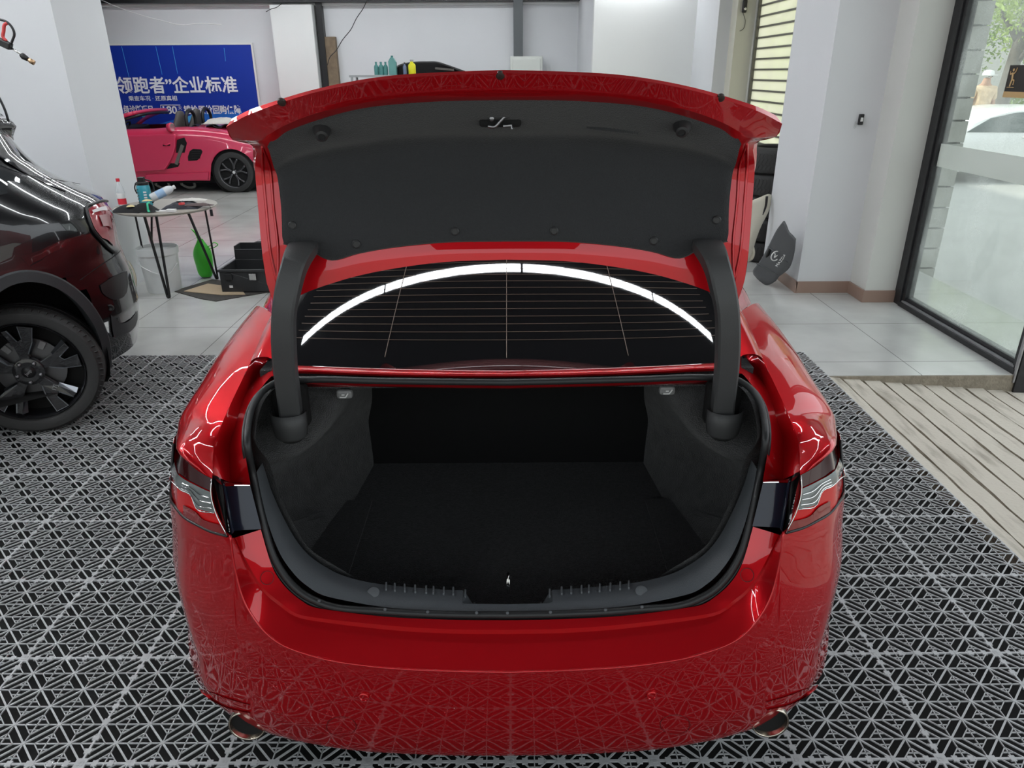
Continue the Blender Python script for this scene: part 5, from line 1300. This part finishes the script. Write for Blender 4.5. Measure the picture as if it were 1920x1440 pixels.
# mat, cardboard, tool case
rgp = [P(u, v, Z=.003) for u, v in ((325, 546), (398, 524), (440, 530), (520, 545), (455, 556), (405, 565), (375, 560))]
o = MB().prism([p*V(1, 1, 0) for p in rgp], (0, 0, .006)).build('rubber_mat', mat('dark_mat', (.06, .055, .05), rough=.9, noise=.4, nscale=60)); tag(o, 'dark grey floor mat lying under the black tool case', 'mat')
rgp = [P(u, v, Z=.01) for u, v in ((345, 546), (390, 532), (450, 540), (460, 552), (415, 553))]
o = MB().prism([V(p[0], p[1], .0065) for p in rgp], (0, 0, .006)).build('cardboard', mat('cardboard', (.52, .40, .27), rough=.8)); tag(o, 'flat piece of cardboard between the dark mat and the tool case', 'cardboard')
tc_ = thing('tool_case', 'open black plastic tool case with silver latches on the floor mat', 'tool case', (-2.2, 6.35, .013))
M_CASE = mat('case_black', (.025, .026, .028), rough=.45)
x0, x1, y0, y1 = -2.53, -1.93, 6.17, 6.56; z0 = .013
cs = MB().box(x0, x1, y0, y0+.012, z0, .21).box(x0, x1, y1-.012, y1, z0, .21).box(x0, x0+.012, y0, y1, z0, .21).box(x1-.012, x1, y0, y1, z0, .21).box(x0, x1, y0, y1, z0, z0+.012).box(x0-.012, x1+.012, y0-.012, y0+.004, .19, .212)
cs.build('body', M_CASE, tc_, bevel=.004)
for lx in (-2.45, -2.24):
    MB().box(lx-.03, lx+.03, y0-.022, y0-.008, .12, .18).build('latch', M_STEEL if lx > -2.3 else M_BLACK, tc_, bevel=.003)
MB().box(-2.46, -2.43, y0-.004, y0+.0, .05, .07).build('sticker', M_WHITEP, tc_)
ld = MB().box(x0+.01, x1, y1+.0, y1+.16, .20, .216).box(x0+.01, x1, y1, y1+.012, .20, .30).box(x0+.01, x1, y1+.15, y1+.16, .20, .33).box(x0+.01, x0+.02, y1, y1+.16, .20, .33)
ld.build('lid', M_CASE, tc_, bevel=.003)
cr = thing('parts_crate', 'open black crate with a blue framed tablet standing behind the tool case', 'crate', (-2.2, 6.85, 0))
x0, x1, y0, y1 = -2.50, -1.95, 6.76, 7.09
MB().box(x0, x1, y0, y0+.01, 0, .26).box(x0, x1, y1-.01, y1, 0, .26).box(x0, x0+.01, y0, y1, 0, .26).box(x1-.01, x1, y0, y1, 0, .26).box(x0, x1, y0, y1, 0, .012).box(x0-.012, x1+.012, y0-.012, y0+.004, .235, .262).build('body', M_CASE, cr, bevel=.003)
Mx = Matrix.Translation((-2.17, 6.90, .29)) @ Matrix.Rotation(.28, 4, 'X')
o = MB().box(-.16, .16, -.12, .12, -.008, .008, Mx).build('tablet', mat('tablet_blue', (.10, .18, .60), rough=.4), bevel=.006); tag(o, 'tablet with a blue frame lying on the black crate', 'tablet')
MB().box(-.135, .135, -.098, .098, .008, .0095, Mx).build('screen', mat('screen_dark', (.02, .02, .05), rough=.1), o, world=True)
# ------------------------------------------------------------ blue banner on the back wall
bn = thing('banner', 'blue wall banner with white Chinese lettering behind the pink convertible', 'banner', (-5.7, 13.99, 1.6))
bx0, bx1, bz0, bz1 = -9.2, -4.51, .55, 2.235
MB().box(bx0, bx1, 13.955, 13.995, bz0, bz1).build('panel', mat('banner_blue', (.006, .035, .36), rough=.35), bn)
MB().box(bx0, bx1+.03, 13.945, 13.997, bz1, bz1+.03).box(bx1, bx1+.03, 13.945, 13.997, bz0, bz1).build('frame', M_WALLW, bn)
gl_ = MB(); 
M_BLUE2 = mat('banner_light_blue', (.02, .16, .62), rough=.35); M_BLUE3 = mat('banner_glow_blue', (.08, .42, .80), rough=.35)
def bp(u, v, y=13.95): return P(u, v, Y=y)
sw1 = [[bp(300, 232), bp(350, 218), bp(400, 210), bp(452, 205)], [bp(300, 238), bp(350, 236), bp(400, 234), bp(460, 236)]]
MB().grid(patch(sw1, 4, 2)).build('light_swoosh', M_BLUE2, bn)
sw2 = [[bp(312, 236, 13.946), bp(335, 230, 13.946), bp(352, 219, 13.946), bp(372, 209, 13.946)], [bp(312, 241, 13.946), bp(336, 237, 13.946), bp(356, 228, 13.946), bp(375, 214, 13.946)]]
MB().grid(patch(sw2, 4, 2)).build('light_swoosh', M_BLUE3, bn)
sw3 = [[bp(396, 232, 13.946), bp(410, 221, 13.946), bp(425, 232, 13.946)], [bp(396, 240, 13.946), bp(410, 240, 13.946), bp(425, 240, 13.946)]]
MB().grid(patch(sw3, 4, 2)).build('light_swoosh', M_BLUE3, bn)
for u, v0, v1, du in ((228, 87, 145, 14), (292, 87, 140, 12), (323, 87, 138, 10), (420, 90, 115, 3)):
    MB().bar(bp(u, v0, 13.952), bp(u+du, v1, 13.952), .006, .004, up=V(0, 1, 0)).build('light_ray', M_BLUE3, bn)
M_LET = mat('banner_lettering', (.85, .87, .92), rough=.4)
def btext(s, u0, u1, v, size, name='lettering', bold=0):
    a = bp(u0, v, 13.945); b = bp(u1, v, 13.945)
    o = text_mesh(name, s, (a+b)/2, size, M_LET, bn, right=(1, 0, 0), up=(0, 0, 1), bold=bold)
    xs = [q.co.x for q in o.data.vertices]; w = max(xs)-min(xs); want = abs(b[0]-a[0]); mx = (max(xs)+min(xs))/2
    c = (a[0]+b[0])/2-rootloc(bn)[0]
    for q in o.data.vertices: q.co.x = (q.co.x-mx)*want/w+c
    return o
btext('领跑者”企业标准', 219, 445, 162, .29, bold=.006)
btext('乘查车况 · 还原真相', 241, 332, 185, .09, bold=.001)
btext('级诊断项目', 232, 287, 207, .155, bold=.003)
btext('180', 306, 332, 207, .18, bold=.004)
btext('天', 334, 341, 203, .07)
btext('错检原价回购保障', 345, 452, 207, .155, bold=.003)
bxp = [bp(302, 212, 13.945), bp(301, 197, 13.945), bp(338, 197, 13.945)]
MB().tube(bxp, .006, 4).build('number_frame', M_LET, bn)

# ------------------------------------------------------------ pink convertible
M_PINK = mat('pink_paint', (.62, .035, .10), rough=.3, coat=.7)
pk = thing('pink_convertible', 'pink open-top sports car in front of the blue banner', 'car', (-5.6, 12.9, 0))
PY = 12.05
def pp(u, v, y=PY): return P(u, v, Y=y)
# side outline in world x,z taken at the near flank
WC = pp(437, 322); WR = .315
outl = [(-8.3, .30), (-8.28, .55), (-8.0, .72), (-7.3, .86), (-6.75, .93), (-6.2, .955), (-5.75, .96), (-5.2, .985), (-4.8, .96), (-4.4, .90), (-4.05, .80), (-3.75, .70), (-3.66, .50), (-3.70, .30)]
tp = crv([V(x, 0, z) for x, z in outl[1:13]], 80)
rows = []
wx_r = WC[0]; wx_f = WC[0]-2.42
def notchz(x):
    for wx in (wx_r, wx_f):
        if abs(x-wx) < .36: return .31+math.sqrt(.36**2-(x-wx)**2)*1.0
    return .19
xs_ = []
for p in tp: xs_.append(p[0])
def prow(x, z, sgn):
    yb = lambda d: 12.95+sgn*(.90-d)
    end = max(0, abs(x+6.0)-1.5)/.85; t = .22*min(1, end)**2
    zn = max(.19, notchz(x)); zm = max(zn+.01, min(z-.16, .62)); 
    return [V(x, yb(t+.02), zn), V(x, yb(t), max(zn+.005, .40)), V(x, yb(t-.01), max(zn+.01, .56)), V(x, yb(t+.015), max(zn+.015, z-.16)), V(x, yb(t+.05), max(zn+.02, z-.05)), V(x, yb(t+.14), max(zn+.025, z)), V(x, yb(t+.30), z+.01)]
for s_ in (-1, 1):
    MB().grid([prow(p[0], p[2], s_) for p in tp]).build('body_side', M_PINK, pk, smooth=True, auto=45)
hood = [[prow(p[0], p[2], -1)[-1], V(p[0], 12.95, p[2]+.03), prow(p[0], p[2], 1)[-1]] for p in tp if p[0] < -6.75]
MB().grid(hood).build('front_lid', M_PINK, pk, smooth=True)
deck = [[prow(p[0], p[2], -1)[-1], V(p[0], 12.95, p[2]+.02), prow(p[0], p[2], 1)[-1]] for p in tp if p[0] > -5.1]
MB().grid(deck).build('rear_deck', M_PINK, pk, smooth=True)
MB().box(-6.8, -5.05, 12.35, 13.55, .25, .75).build('cockpit', M_DARK, pk)
MB().box(-8.2, -3.7, 12.2, 13.7, .14, .24).build('underbody', M_DARK, pk)
for wx in (wx_r, wx_f):
    MB().lathe([(.355, 0), (.355, .3)], (wx, 12.10, .31), (0, 1, 0), 32).build('wheel_well', M_DARK, pk)
    for s_ in (-1, 1):
        w_ = bpy.data.objects.new('wheel', None); COL.objects.link(w_); w_.parent = pk
        c = V(wx, 12.95+s_*.80, .315); w_.location = c-V(-5.6, 12.9, 0)
        MB().lathe([(.235, .09), (.28, .10), (.31, .085), (.315, .05), (.315, -.1)], c, (0, s_, 0), 48, cap=False).build('tyre', M_TIRE, w_, smooth=True, auto=40)
        MB().lathe([(.237, .09), (.225, .085), (.215, .04), (.21, -.08)], c, (0, s_, 0), 40, cap=False).build('rim', M_RIM, w_, smooth=True)
        MB().lathe([(.001, -.02), (.212, -.02)], c, (0, s_, 0), 30, cap=False).build('brake_back', M_DARK, w_)
        sk = MB()
        for k in range(5):
            a = 2*PI*k/5+.2
            p0 = c+V(.04*math.cos(a), s_*.055, .04*math.sin(a))
            for da in (-.28, .28):
                sk.tube(crv([p0, c+V(.12*math.cos(a+da*.35), s_*.06, .12*math.sin(a+da*.35)), c+V(.218*math.cos(a+da), s_*.075, .218*math.sin(a+da))], 8), [.022, .02, .018, .016, .016, .017, .018, .02], 8)
        sk.lathe([(.055, .03), (.05, .06), (.02, .065)], c, (0, s_, 0), 20)
        sk.build('spokes', M_RIM, w_, smooth=True)
        MB().lathe([(.024, .06), (.022, .072), (.001, .073)], c, (0, s_, 0), 16, cap=False).build('centre_cap', M_WHITEP, w_)
        MB().box(c[0]-.17, c[0]-.10, c[1]+s_*-.0, c[1]+s_*.03, c[2]-.0, c[2]+.10).build('brake_caliper', mat('caliper_red', (.55, .03, .04), rough=.4), w_, bevel=.01)
# side intake, door gap, handle, sill
q = lambda u, v, d=-.012: V(*(pp(u, v)*V(1, 0, 1)))+V(0, PY+d, 0)
it = MB().prism([q(353, 302), (q(352, 294)), q(356, 283), q(362, 279), q(377, 280), q(380, 284), q(376, 296), q(370, 301)], (0, .06, 0)).build('side_intake', M_DARK, pk, bevel=.01)
for i in range(4): MB().bar(q(360, 284+i*4.2, -.016), q(376, 284+i*4.2, -.016), .008, .008, up=V(0, 1, 0)).build('intake_slat', M_BLACK, it)
dr = [q(243, 254), q(330, 251), q(331.5, 258), q(331, 275), q(327, 290), q(320, 305), q(311, 318), q(256, 322)]
dr = [p+V(0, -.05, 0) for p in dr]
door = MB().prism(dr, (0, .05, 0)).build('door', M_PINK, pk, bevel=.015)
MB().tube([q(310, 270, -.07), q(316, 271, -.09), q(323, 268, -.07)], .010, 8).build('door_handle', M_PINK, door, smooth=True)
MB().bar(q(309, 272, -.066), q(322, 271, -.066), .02, .006, up=V(0, 1, 0)).build('handle_recess', M_DARK, door)
jm = MB().prism([q(332, 262, -.004), q(345, 258, -.004), q(350, 268, -.004), q(346, 290, -.004), q(334, 313, -.004), q(312, 317, -.004), q(320, 306, -.004), q(330, 285, -.004)], (0, .05, 0)).build('door_opening', M_DARK, pk)
MB().bar(q(343, 272, -.012), q(331, 308, -.012), .05, .02, up=V(0, 1, 0)).build('door_seal_trim', mat('interior_grey', (.12, .11, .10), rough=.7), pk)
MB().prism([q(273, 327, -.03), q(392, 322, -.03), q(391, 337, -.03), q(277, 341, -.03)], (0, .06, 0)).build('sill_skirt', M_PINK, pk, bevel=.01)
# windscreen, mirrors, seats, roll hoops
M_PGL = mat('windscreen_glass', (.10, .16, .30), rough=.05, alpha=.55, spec=.6)
wsf = [pp(238, 240, 12.3), pp(262, 214, 12.3), pp(290, 207, 12.35), pp(320, 210, 12.6)]
WSA = V(-6.55, 12.25, .95); WSB = V(-5.72, 12.35, 1.29)
fa = [pp(236, 247, 12.25), pp(262, 212, 12.3)]; 
A1 = pp(233, 250, 12.2); A2 = pp(266, 209, 12.35); B1 = V(A1[0]+.55, 13.65, A1[2]-.02); B2 = V(A2[0]+.42, 13.5, A2[2]+.0)
A1 = V(-6.70, 12.2, .93); A2 = V(-6.02, 12.35, 1.20); B2 = V(-5.98, 13.5, 1.20); B1 = V(-6.65, 13.65, .93)
B1 = B1+V(0, 0, 0)
mid = (A2+B2)/2+V(.04, 0, .02)
MB().tube(crv([A1, (A1+A2)/2+V(-.02, 0, .03), A2], 10), .03, 8).tube(crv([A2, mid, B2], 12), .03, 8).tube(crv([B2, (B1+B2)/2+V(-.02, 0, .03), B1], 10), .03, 8).build('windscreen_frame', M_PINK, pk, smooth=True)
MB().tube(crv([A1+V(.05, .03, -.0), (A1+A2)/2+V(.05, .04, .0), A2+V(.05, .05, -.04), mid+V(.05, 0, -.04), B2+V(.05, -.05, -.04)], 20), .022, 6).build('windscreen_seal', M_BLACK, pk, smooth=True)
MB().grid([[A1, (A1+B1)/2+V(-.08, 0, 0), B1], [A2, mid, B2]]).build('windscreen', M_PGL, pk, smooth=True)
MB().lathe([(.001, 0), (.05, 0), (.05, .012), (.001, .012)], V(-6.05, 12.75, 1.17), (.9, -.4, 0), 20, cap=False).build('interior_mirror', M_BLUE3, pk)
mr_ = MB().lathe([(.01, -.08), (.06, -.05), (.075, 0), (.07, .02)], pp(321, 239, 12.1), (1, -.2, 0), 20).build('door_mirror', M_PINK, pk, smooth=True)
MB().lathe([(.001, .021), (.062, .021)], pp(321, 239, 12.1), (1, -.2, 0), 20, cap=False).build('mirror_glass', M_STEEL, mr_)
MB().tube(crv([V(-6.35, 12.55, 1.0), V(-6.28, 12.70, 1.06), V(-6.35, 12.85, 1.0), V(-6.40, 12.7, .92), V(-6.35, 12.55, 1.0)], 20), .016, 6).build('steering_wheel', M_BLACK, pk, smooth=True)
MB().box(-6.72, -6.35, 12.3, 13.6, .8, .97).build('dashboard', M_BLACK, pk, bevel=.03)
M_SEAT = mat('seat_leather', (.10, .09, .085), rough=.6)
for sy in (12.62, 13.30):
    G = []
    for z, x, w, t in ((.55, -5.62, .24, .07), (.80, -5.50, .25, .08), (1.0, -5.42, .22, .075), (1.12, -5.39, .14, .06), (1.20, -5.38, .10, .05), (1.225, -5.38, .03, .02)):
        G.append([V(x+t*math.cos(a), sy+w*math.sin(a), z) for a in np.linspace(0, 2*PI, 16, endpoint=False)])
    MB().grid(G, closeu=True).build('seat', M_SEAT, pk, smooth=True)
    MB().tube(crv([V(-5.22, sy-.18, .95), V(-5.22, sy-.16, 1.15), V(-5.22, sy, 1.23), V(-5.22, sy+.16, 1.15), V(-5.22, sy+.18, .95)], 20), .028, 8).build('roll_hoop', M_BLACK, pk, smooth=True)
G = [[V(-5.15+.55*i/8, 12.4+1.1*j/8, .99+.03*math.sin(i*1.7+j)) for i in range(9)] for j in range(9)]
MB().grid(G).build('folded_roof', M_BLACK, pk, smooth=True)
lump('white_cloth', 'white cloth draped over the folded roof of the pink convertible', 'cloth', (-4.75, 12.7, 1.02), .28, .2, .09, MATS['rag_white'], 12, rot=.1)
MB().box(-3.95, -3.66, 12.3, 12.6, .60, .72).build('tail_light', M_LENSR, pk, bevel=.02)
for x, y in ((-5.75, 12.35), (-5.35, 12.4)):
    o = MB().tube(crv([V(x-.12, y, .10), V(x-.05, y-.02, .19), V(x+.06, y, .18), V(x+.10, y, .06), V(x, y, .04), V(x-.12, y, .10)], 20), .022, 8)
    o = o.build('jack_stand', mat('dirty_white', (.35, .34, .31), rough=.7), smooth=True); o.location = (0, 0, -.005)
    tag(o, 'pale metal jack part under the middle of the pink car' if x < -5.5 else 'pale metal jack part under the pink car nearer its rear wheel', 'jack')

# ------------------------------------------------------------ shelf with bottles and a raised black bonnet behind the boot lid
shf = thing('workshop_shelf', 'metal workshop shelf behind the raised boot lid', 'shelf', (-1.5, 12.2, 0))
M_SHELF = mat('shelf_grey', (.35, .36, .37), rough=.5)
for z in (.3, .95, 1.74): MB().box(-2.45, -.55, 12.0, 12.45, z-.03, z).build('shelf_board', M_SHELF, shf)
for x in (-2.43, -.60):
    for y in (12.01, 12.41): MB().box(x, x+.03, y, y+.03, 0, 1.74).build('post', M_SHELF, shf)
def sbottle(u, v0, v1, wpx, m, name, lab, cat='bottle', cap=M_BLACK, neck=True, group=None):
    y = 12.12; a = P(u, v0, Y=y); b = P(u, v1, Y=y); x = a[0]; z0 = 1.741; h = b[2]-z0; r = wpx*y/FPX/2*1.02
    t = thing(name, lab, cat, (x, y, z0), group)
    MB().lathe([(r*.95, 0), (r, .01), (r, h*.62), (r*.8, h*.72), (r*.42, h*.80), (r*.42, h*.88)], (x, y, z0), (0, 0, 1), 20).build('body', m, t, smooth=True, auto=60)
    MB().lathe([(r*.48, h*.88), (r*.46, h)], (x, y, z0), (0, 0, 1), 16).build('cap', cap, t)
    return t
M_TEAL = mat('teal_bottle', (.08, .26, .25), rough=.4); M_TEAL2 = mat('teal_can', (.13, .33, .31), rough=.35)
sbottle(706.5, 141, 116, 7.5, M_TEAL, 'cleaner_bottle', 'teal cleaner bottle at the far left end of the shelf row', cap=M_TEAL)
sbottle(715.5, 141, 116, 8.5, M_TEAL, 'cleaner_bottle', 'second teal cleaner bottle from the left in the shelf row', cap=M_TEAL)
sbottle(724, 141, 116, 7.5, M_TEAL, 'cleaner_bottle', 'third slim teal bottle, beside the large teal can', cap=M_TEAL)
ca = P(737, 140, Y=12.12); can = thing('oil_can', 'large pale teal can with slanted shoulder on the shelf', 'can', (ca[0], 12.12, 1.741))
x = ca[0]
MB().prism([V(x-.055, 12.06, 1.741), V(x+.058, 12.06, 1.741), V(x+.060, 12.06, 1.92), V(x+.02, 12.06, 1.985), V(x-.02, 12.06, 1.985), V(x-.055, 12.06, 1.93)], (0, .12, 0)).build('body', M_TEAL2, can, bevel=.008)
MB().lathe([(.018, 0), (.018, .03)], (x, 12.12, 1.98), (0, 0, 1), 14).build('cap', M_TEAL, can)
sbottle(759.5, 137, 117, 6, mat('blue_grey_bottle', (.16, .20, .32), rough=.4), 'small_bottle', 'small blue-grey bottle between the teal can and the yellow bottle')
yb_ = sbottle(773, 137, 112, 12.5, mat('yellow_liquid', (.80, .75, .02), rough=.3), 'yellow_bottle', 'bright yellow bottle with clear shoulder on the shelf', cap=mat('cap_grey', (.35, .35, .35), rough=.4))
# black car with its bonnet up behind the shelf
bc = thing('black_car', 'black car with raised bonnet showing just above the boot lid', 'car', (-1.2, 13.2, 0))
def hp(u, v, y=12.9): return P(u, v, Y=y)
out = [hp(735, 140), hp(744, 124), hp(760, 118), (hp(780, 115.5)), hp(800, 115), hp(820, 115.5), hp(838, 121), hp(855, 127), hp(872, 133)]
inr = [p+V(0, .02, -.05) if 1 < i < 7 else p+V(0, .02, -.012) for i, p in enumerate(out)]
low = [V(p[0], 13.1, 1.55) for p in out]
MB().grid(patch([out, inr, low], 4, 3, sharp=(1,))).build('bonnet', M_BLACK, bc, smooth=True, solid=.03)
MB().box(-2.25, -.35, 12.75, 13.6, .25, 1.0).build('front_end', M_BLACK, bc, bevel=.08)
for x in (-2.1, -.5): MB().lathe([(.32, 0), (.32, .2)], (x, 12.9, .32), (1, 0, 0), 28).build('wheel', M_TIRE, bc)
MB().bar(hp(816, 128, 12.84), hp(851, 131, 12.84), .03, .03).build('bonnet_stay', MATS['interior_grey'], bc)
MB().bar((-2.0, 13.0, .95), (-2.0, 13.08, 1.6), .03, .03).build('bonnet_stay', MATS['interior_grey'], bc)

# ------------------------------------------------------------ tyres, white panel and grey fender cover at the right
tz = 0
TL = ['bottom tyre of the stack beside the right pillar', 'second tyre from the floor in the right stack', 'third tyre from the floor in the right stack', 'fourth tyre from the floor in the right stack', 'top tyre of the stack beside the right pillar']
def tyre(c, R, w):
    r = MB().lathe([(R*.64, 0), (R*.66, -.0), (R*.86, -.004+.004), (R*.96, .015), (R, .04), (R, w-.04), (R*.96, w-.015), (R*.86, w), (R*.66, w), (R*.63, w-.012), (R*.63, .012), (R*.64, 0)], c, (0, 0, 1), 64, cap=False)
    for k in range(56):
        a = 2*PI*k/56
        for z0, z1 in ((.045, .085), (.10, .15), (w-.085, w-.045)):
            if z1 < w-.03: r.bar(V(*c)+V((R-.002)*math.cos(a), (R-.002)*math.sin(a), z0), V(*c)+V((R-.002)*math.cos(a+.06), (R-.002)*math.sin(a+.06), z1), .022, .010, up=V(math.cos(a), math.sin(a), 0))
    return r
for k in range(5):
    w = (.21, .225, .205, .215, .235)[k]; R = (.335, .34, .325, .33, .335)[k]
    o = tyre(V(2.62+(.01, -.015, .0, .012, -.005)[k], 7.42, tz), R, w).build('car_tyre', M_TIRE, smooth=True, auto=30)
    tag(o, TL[k], 'tyre', 'tyres stacked by the right pillar'); tz += w
# white folded panel leaning on the tyres
wp = thing('cream_door_skin', 'cream white car panel standing on edge in front of the tyre stack', 'panel', (2.35, 6.95, 0))
M_CREAM = mat('cream_panel', (.66, .63, .52), rough=.45)
G = [[P(u, v, Y=y) for u, v, y in r] for r in ([(1395, 382, 6.9), (1420, 372, 6.92), (1440, 364, 6.95), (1447, 366, 6.98)], [(1395, 420, 6.9), (1416, 415, 6.9), (1430, 405, 6.93), (1443, 392, 6.97)], [(1395, 460, 6.88), (1406, 450, 6.88), (1412, 445, 6.9), (1424, 432, 6.95)], [(1395, 500, 6.86), (1400, 492, 6.86), (1405, 488, 6.88), (1409, 478, 6.93)])]
MB().grid(patch(G, 4, 4)).build('skin', M_CREAM, wp, smooth=True, solid=.006)
MB().tube(crv([P(u, v, Y=6.94) for u, v in ((1438, 368), (1436, 385), (1424, 412), (1412, 440), (1405, 465))], 20), .012, 8).build('dark_edge', M_BLACK, wp, smooth=True)
MB().tube(crv([P(u, v, Y=6.94) for u, v in ((1409, 460), (1412, 474), (1409, 484), (1402, 488))], 10), .02, 8).build('lower_lip', M_CREAM, wp, smooth=True)
# grey fender cover with emblem, leaning on the pillar corner
fc = thing('fender_cover', 'dark grey moulded plastic cover with white emblem leaning on the right pillar', 'cover', (2.33, 6.3, 0))
M_FC = mat('cover_grey', (.075, .078, .082), rough=.45)
def fp(u, v, y): return P(u, v, Y=y)
rowsF = [[(1470, 407, 6.22), (1474, 415, 6.20), (1479, 427, 6.19), (1486, 434, 6.19), (1492, 441, 6.20)],
         [(1456, 426, 6.20), (1464, 437, 6.17), (1474, 450, 6.15), (1482, 458, 6.15), (1489, 468, 6.17)],
         [(1438, 462, 6.20), (1448, 470, 6.15), (1462, 482, 6.12), (1472, 488, 6.12), (1480, 496, 6.15)],
         [(1422, 488, 6.20), (1432, 498, 6.15), (1446, 508, 6.12), (1454, 512, 6.12), (1462, 512, 6.15)],
         [(1413, 500, 6.18), (1424, 512, 6.13), (1438, 522, 6.11), (1448, 524, 6.12), (1456, 520, 6.15)],
         [(1413, 508, 6.22), (1422, 518, 6.17), (1434, 527, 6.15), (1442, 528, 6.16), (1450, 524, 6.20)]]
GF = patch([[fp(q_[0], q_[1], 6.015+(1492-q_[0])*.0060+(q_[2]-6.2)*.5) for q_ in r] for i_, r in enumerate(rowsF)], 5, 5)
# keep it standing on the floor
zmin = min(p[2] for p in GF.reshape(-1, 3)); GF[..., 2] -= zmin-.004
MB().grid(GF).build('shell', M_FC, fc, smooth=True, solid=.012)
def fcp(u, v, d=.01):
    F = GF.reshape(-1, 3); r_ = ray(u, v); r_ /= np.linalg.norm(r_); w = F-CC; k = w@r_; i = int(np.argmin(np.linalg.norm(w-k[:, None]*r_, axis=1))); return CC+r_*(k[i]-d)
for a, b in (((1440, 463), (1478, 492)), ((1418, 494), (1460, 515))):
    MB().tube([fcp(a[0]+(b[0]-a[0])*t, a[1]+(b[1]-a[1])*t, .004) for t in np.linspace(0, 1, 8)], .005, 6).build('moulded_step', M_FC, fc, smooth=True)
MB().tube([fcp(1444, 466, .002), fcp(1441, 474, .002), fcp(1436, 482, .002)], [.014, .02, .012], 12, ry=.4).build('grip_hole', M_DARK, fc, smooth=True)
ec = fcp(1454, 480, .035); rx_ = V(.62, 0, -.35); rx_ /= np.linalg.norm(rx_); ru_ = V(.35, 0, .62); ru_ /= np.linalg.norm(ru_)
em = MB().tube([ec+rx_*.034*math.cos(t)+ru_*.042*math.sin(t) for t in np.linspace(0, 2*PI, 29)], .005, 6)
em.tube(crv([ec-rx_*.030+ru_*.018, ec-rx_*.012+ru_*.012, ec-ru_*.016, ec+rx_*.012+ru_*.012, ec+rx_*.030+ru_*.018], 16), .0045, 6)
em.build('emblem', M_WHITEP, fc, smooth=True)
text_mesh('emblem_lettering', 'MAZDA 6', fcp(1466, 486, .035), .035, M_WHITEP, fc, right=tuple(V(.45, 0, .75)), up=tuple(V(-.75, 0, .45)))
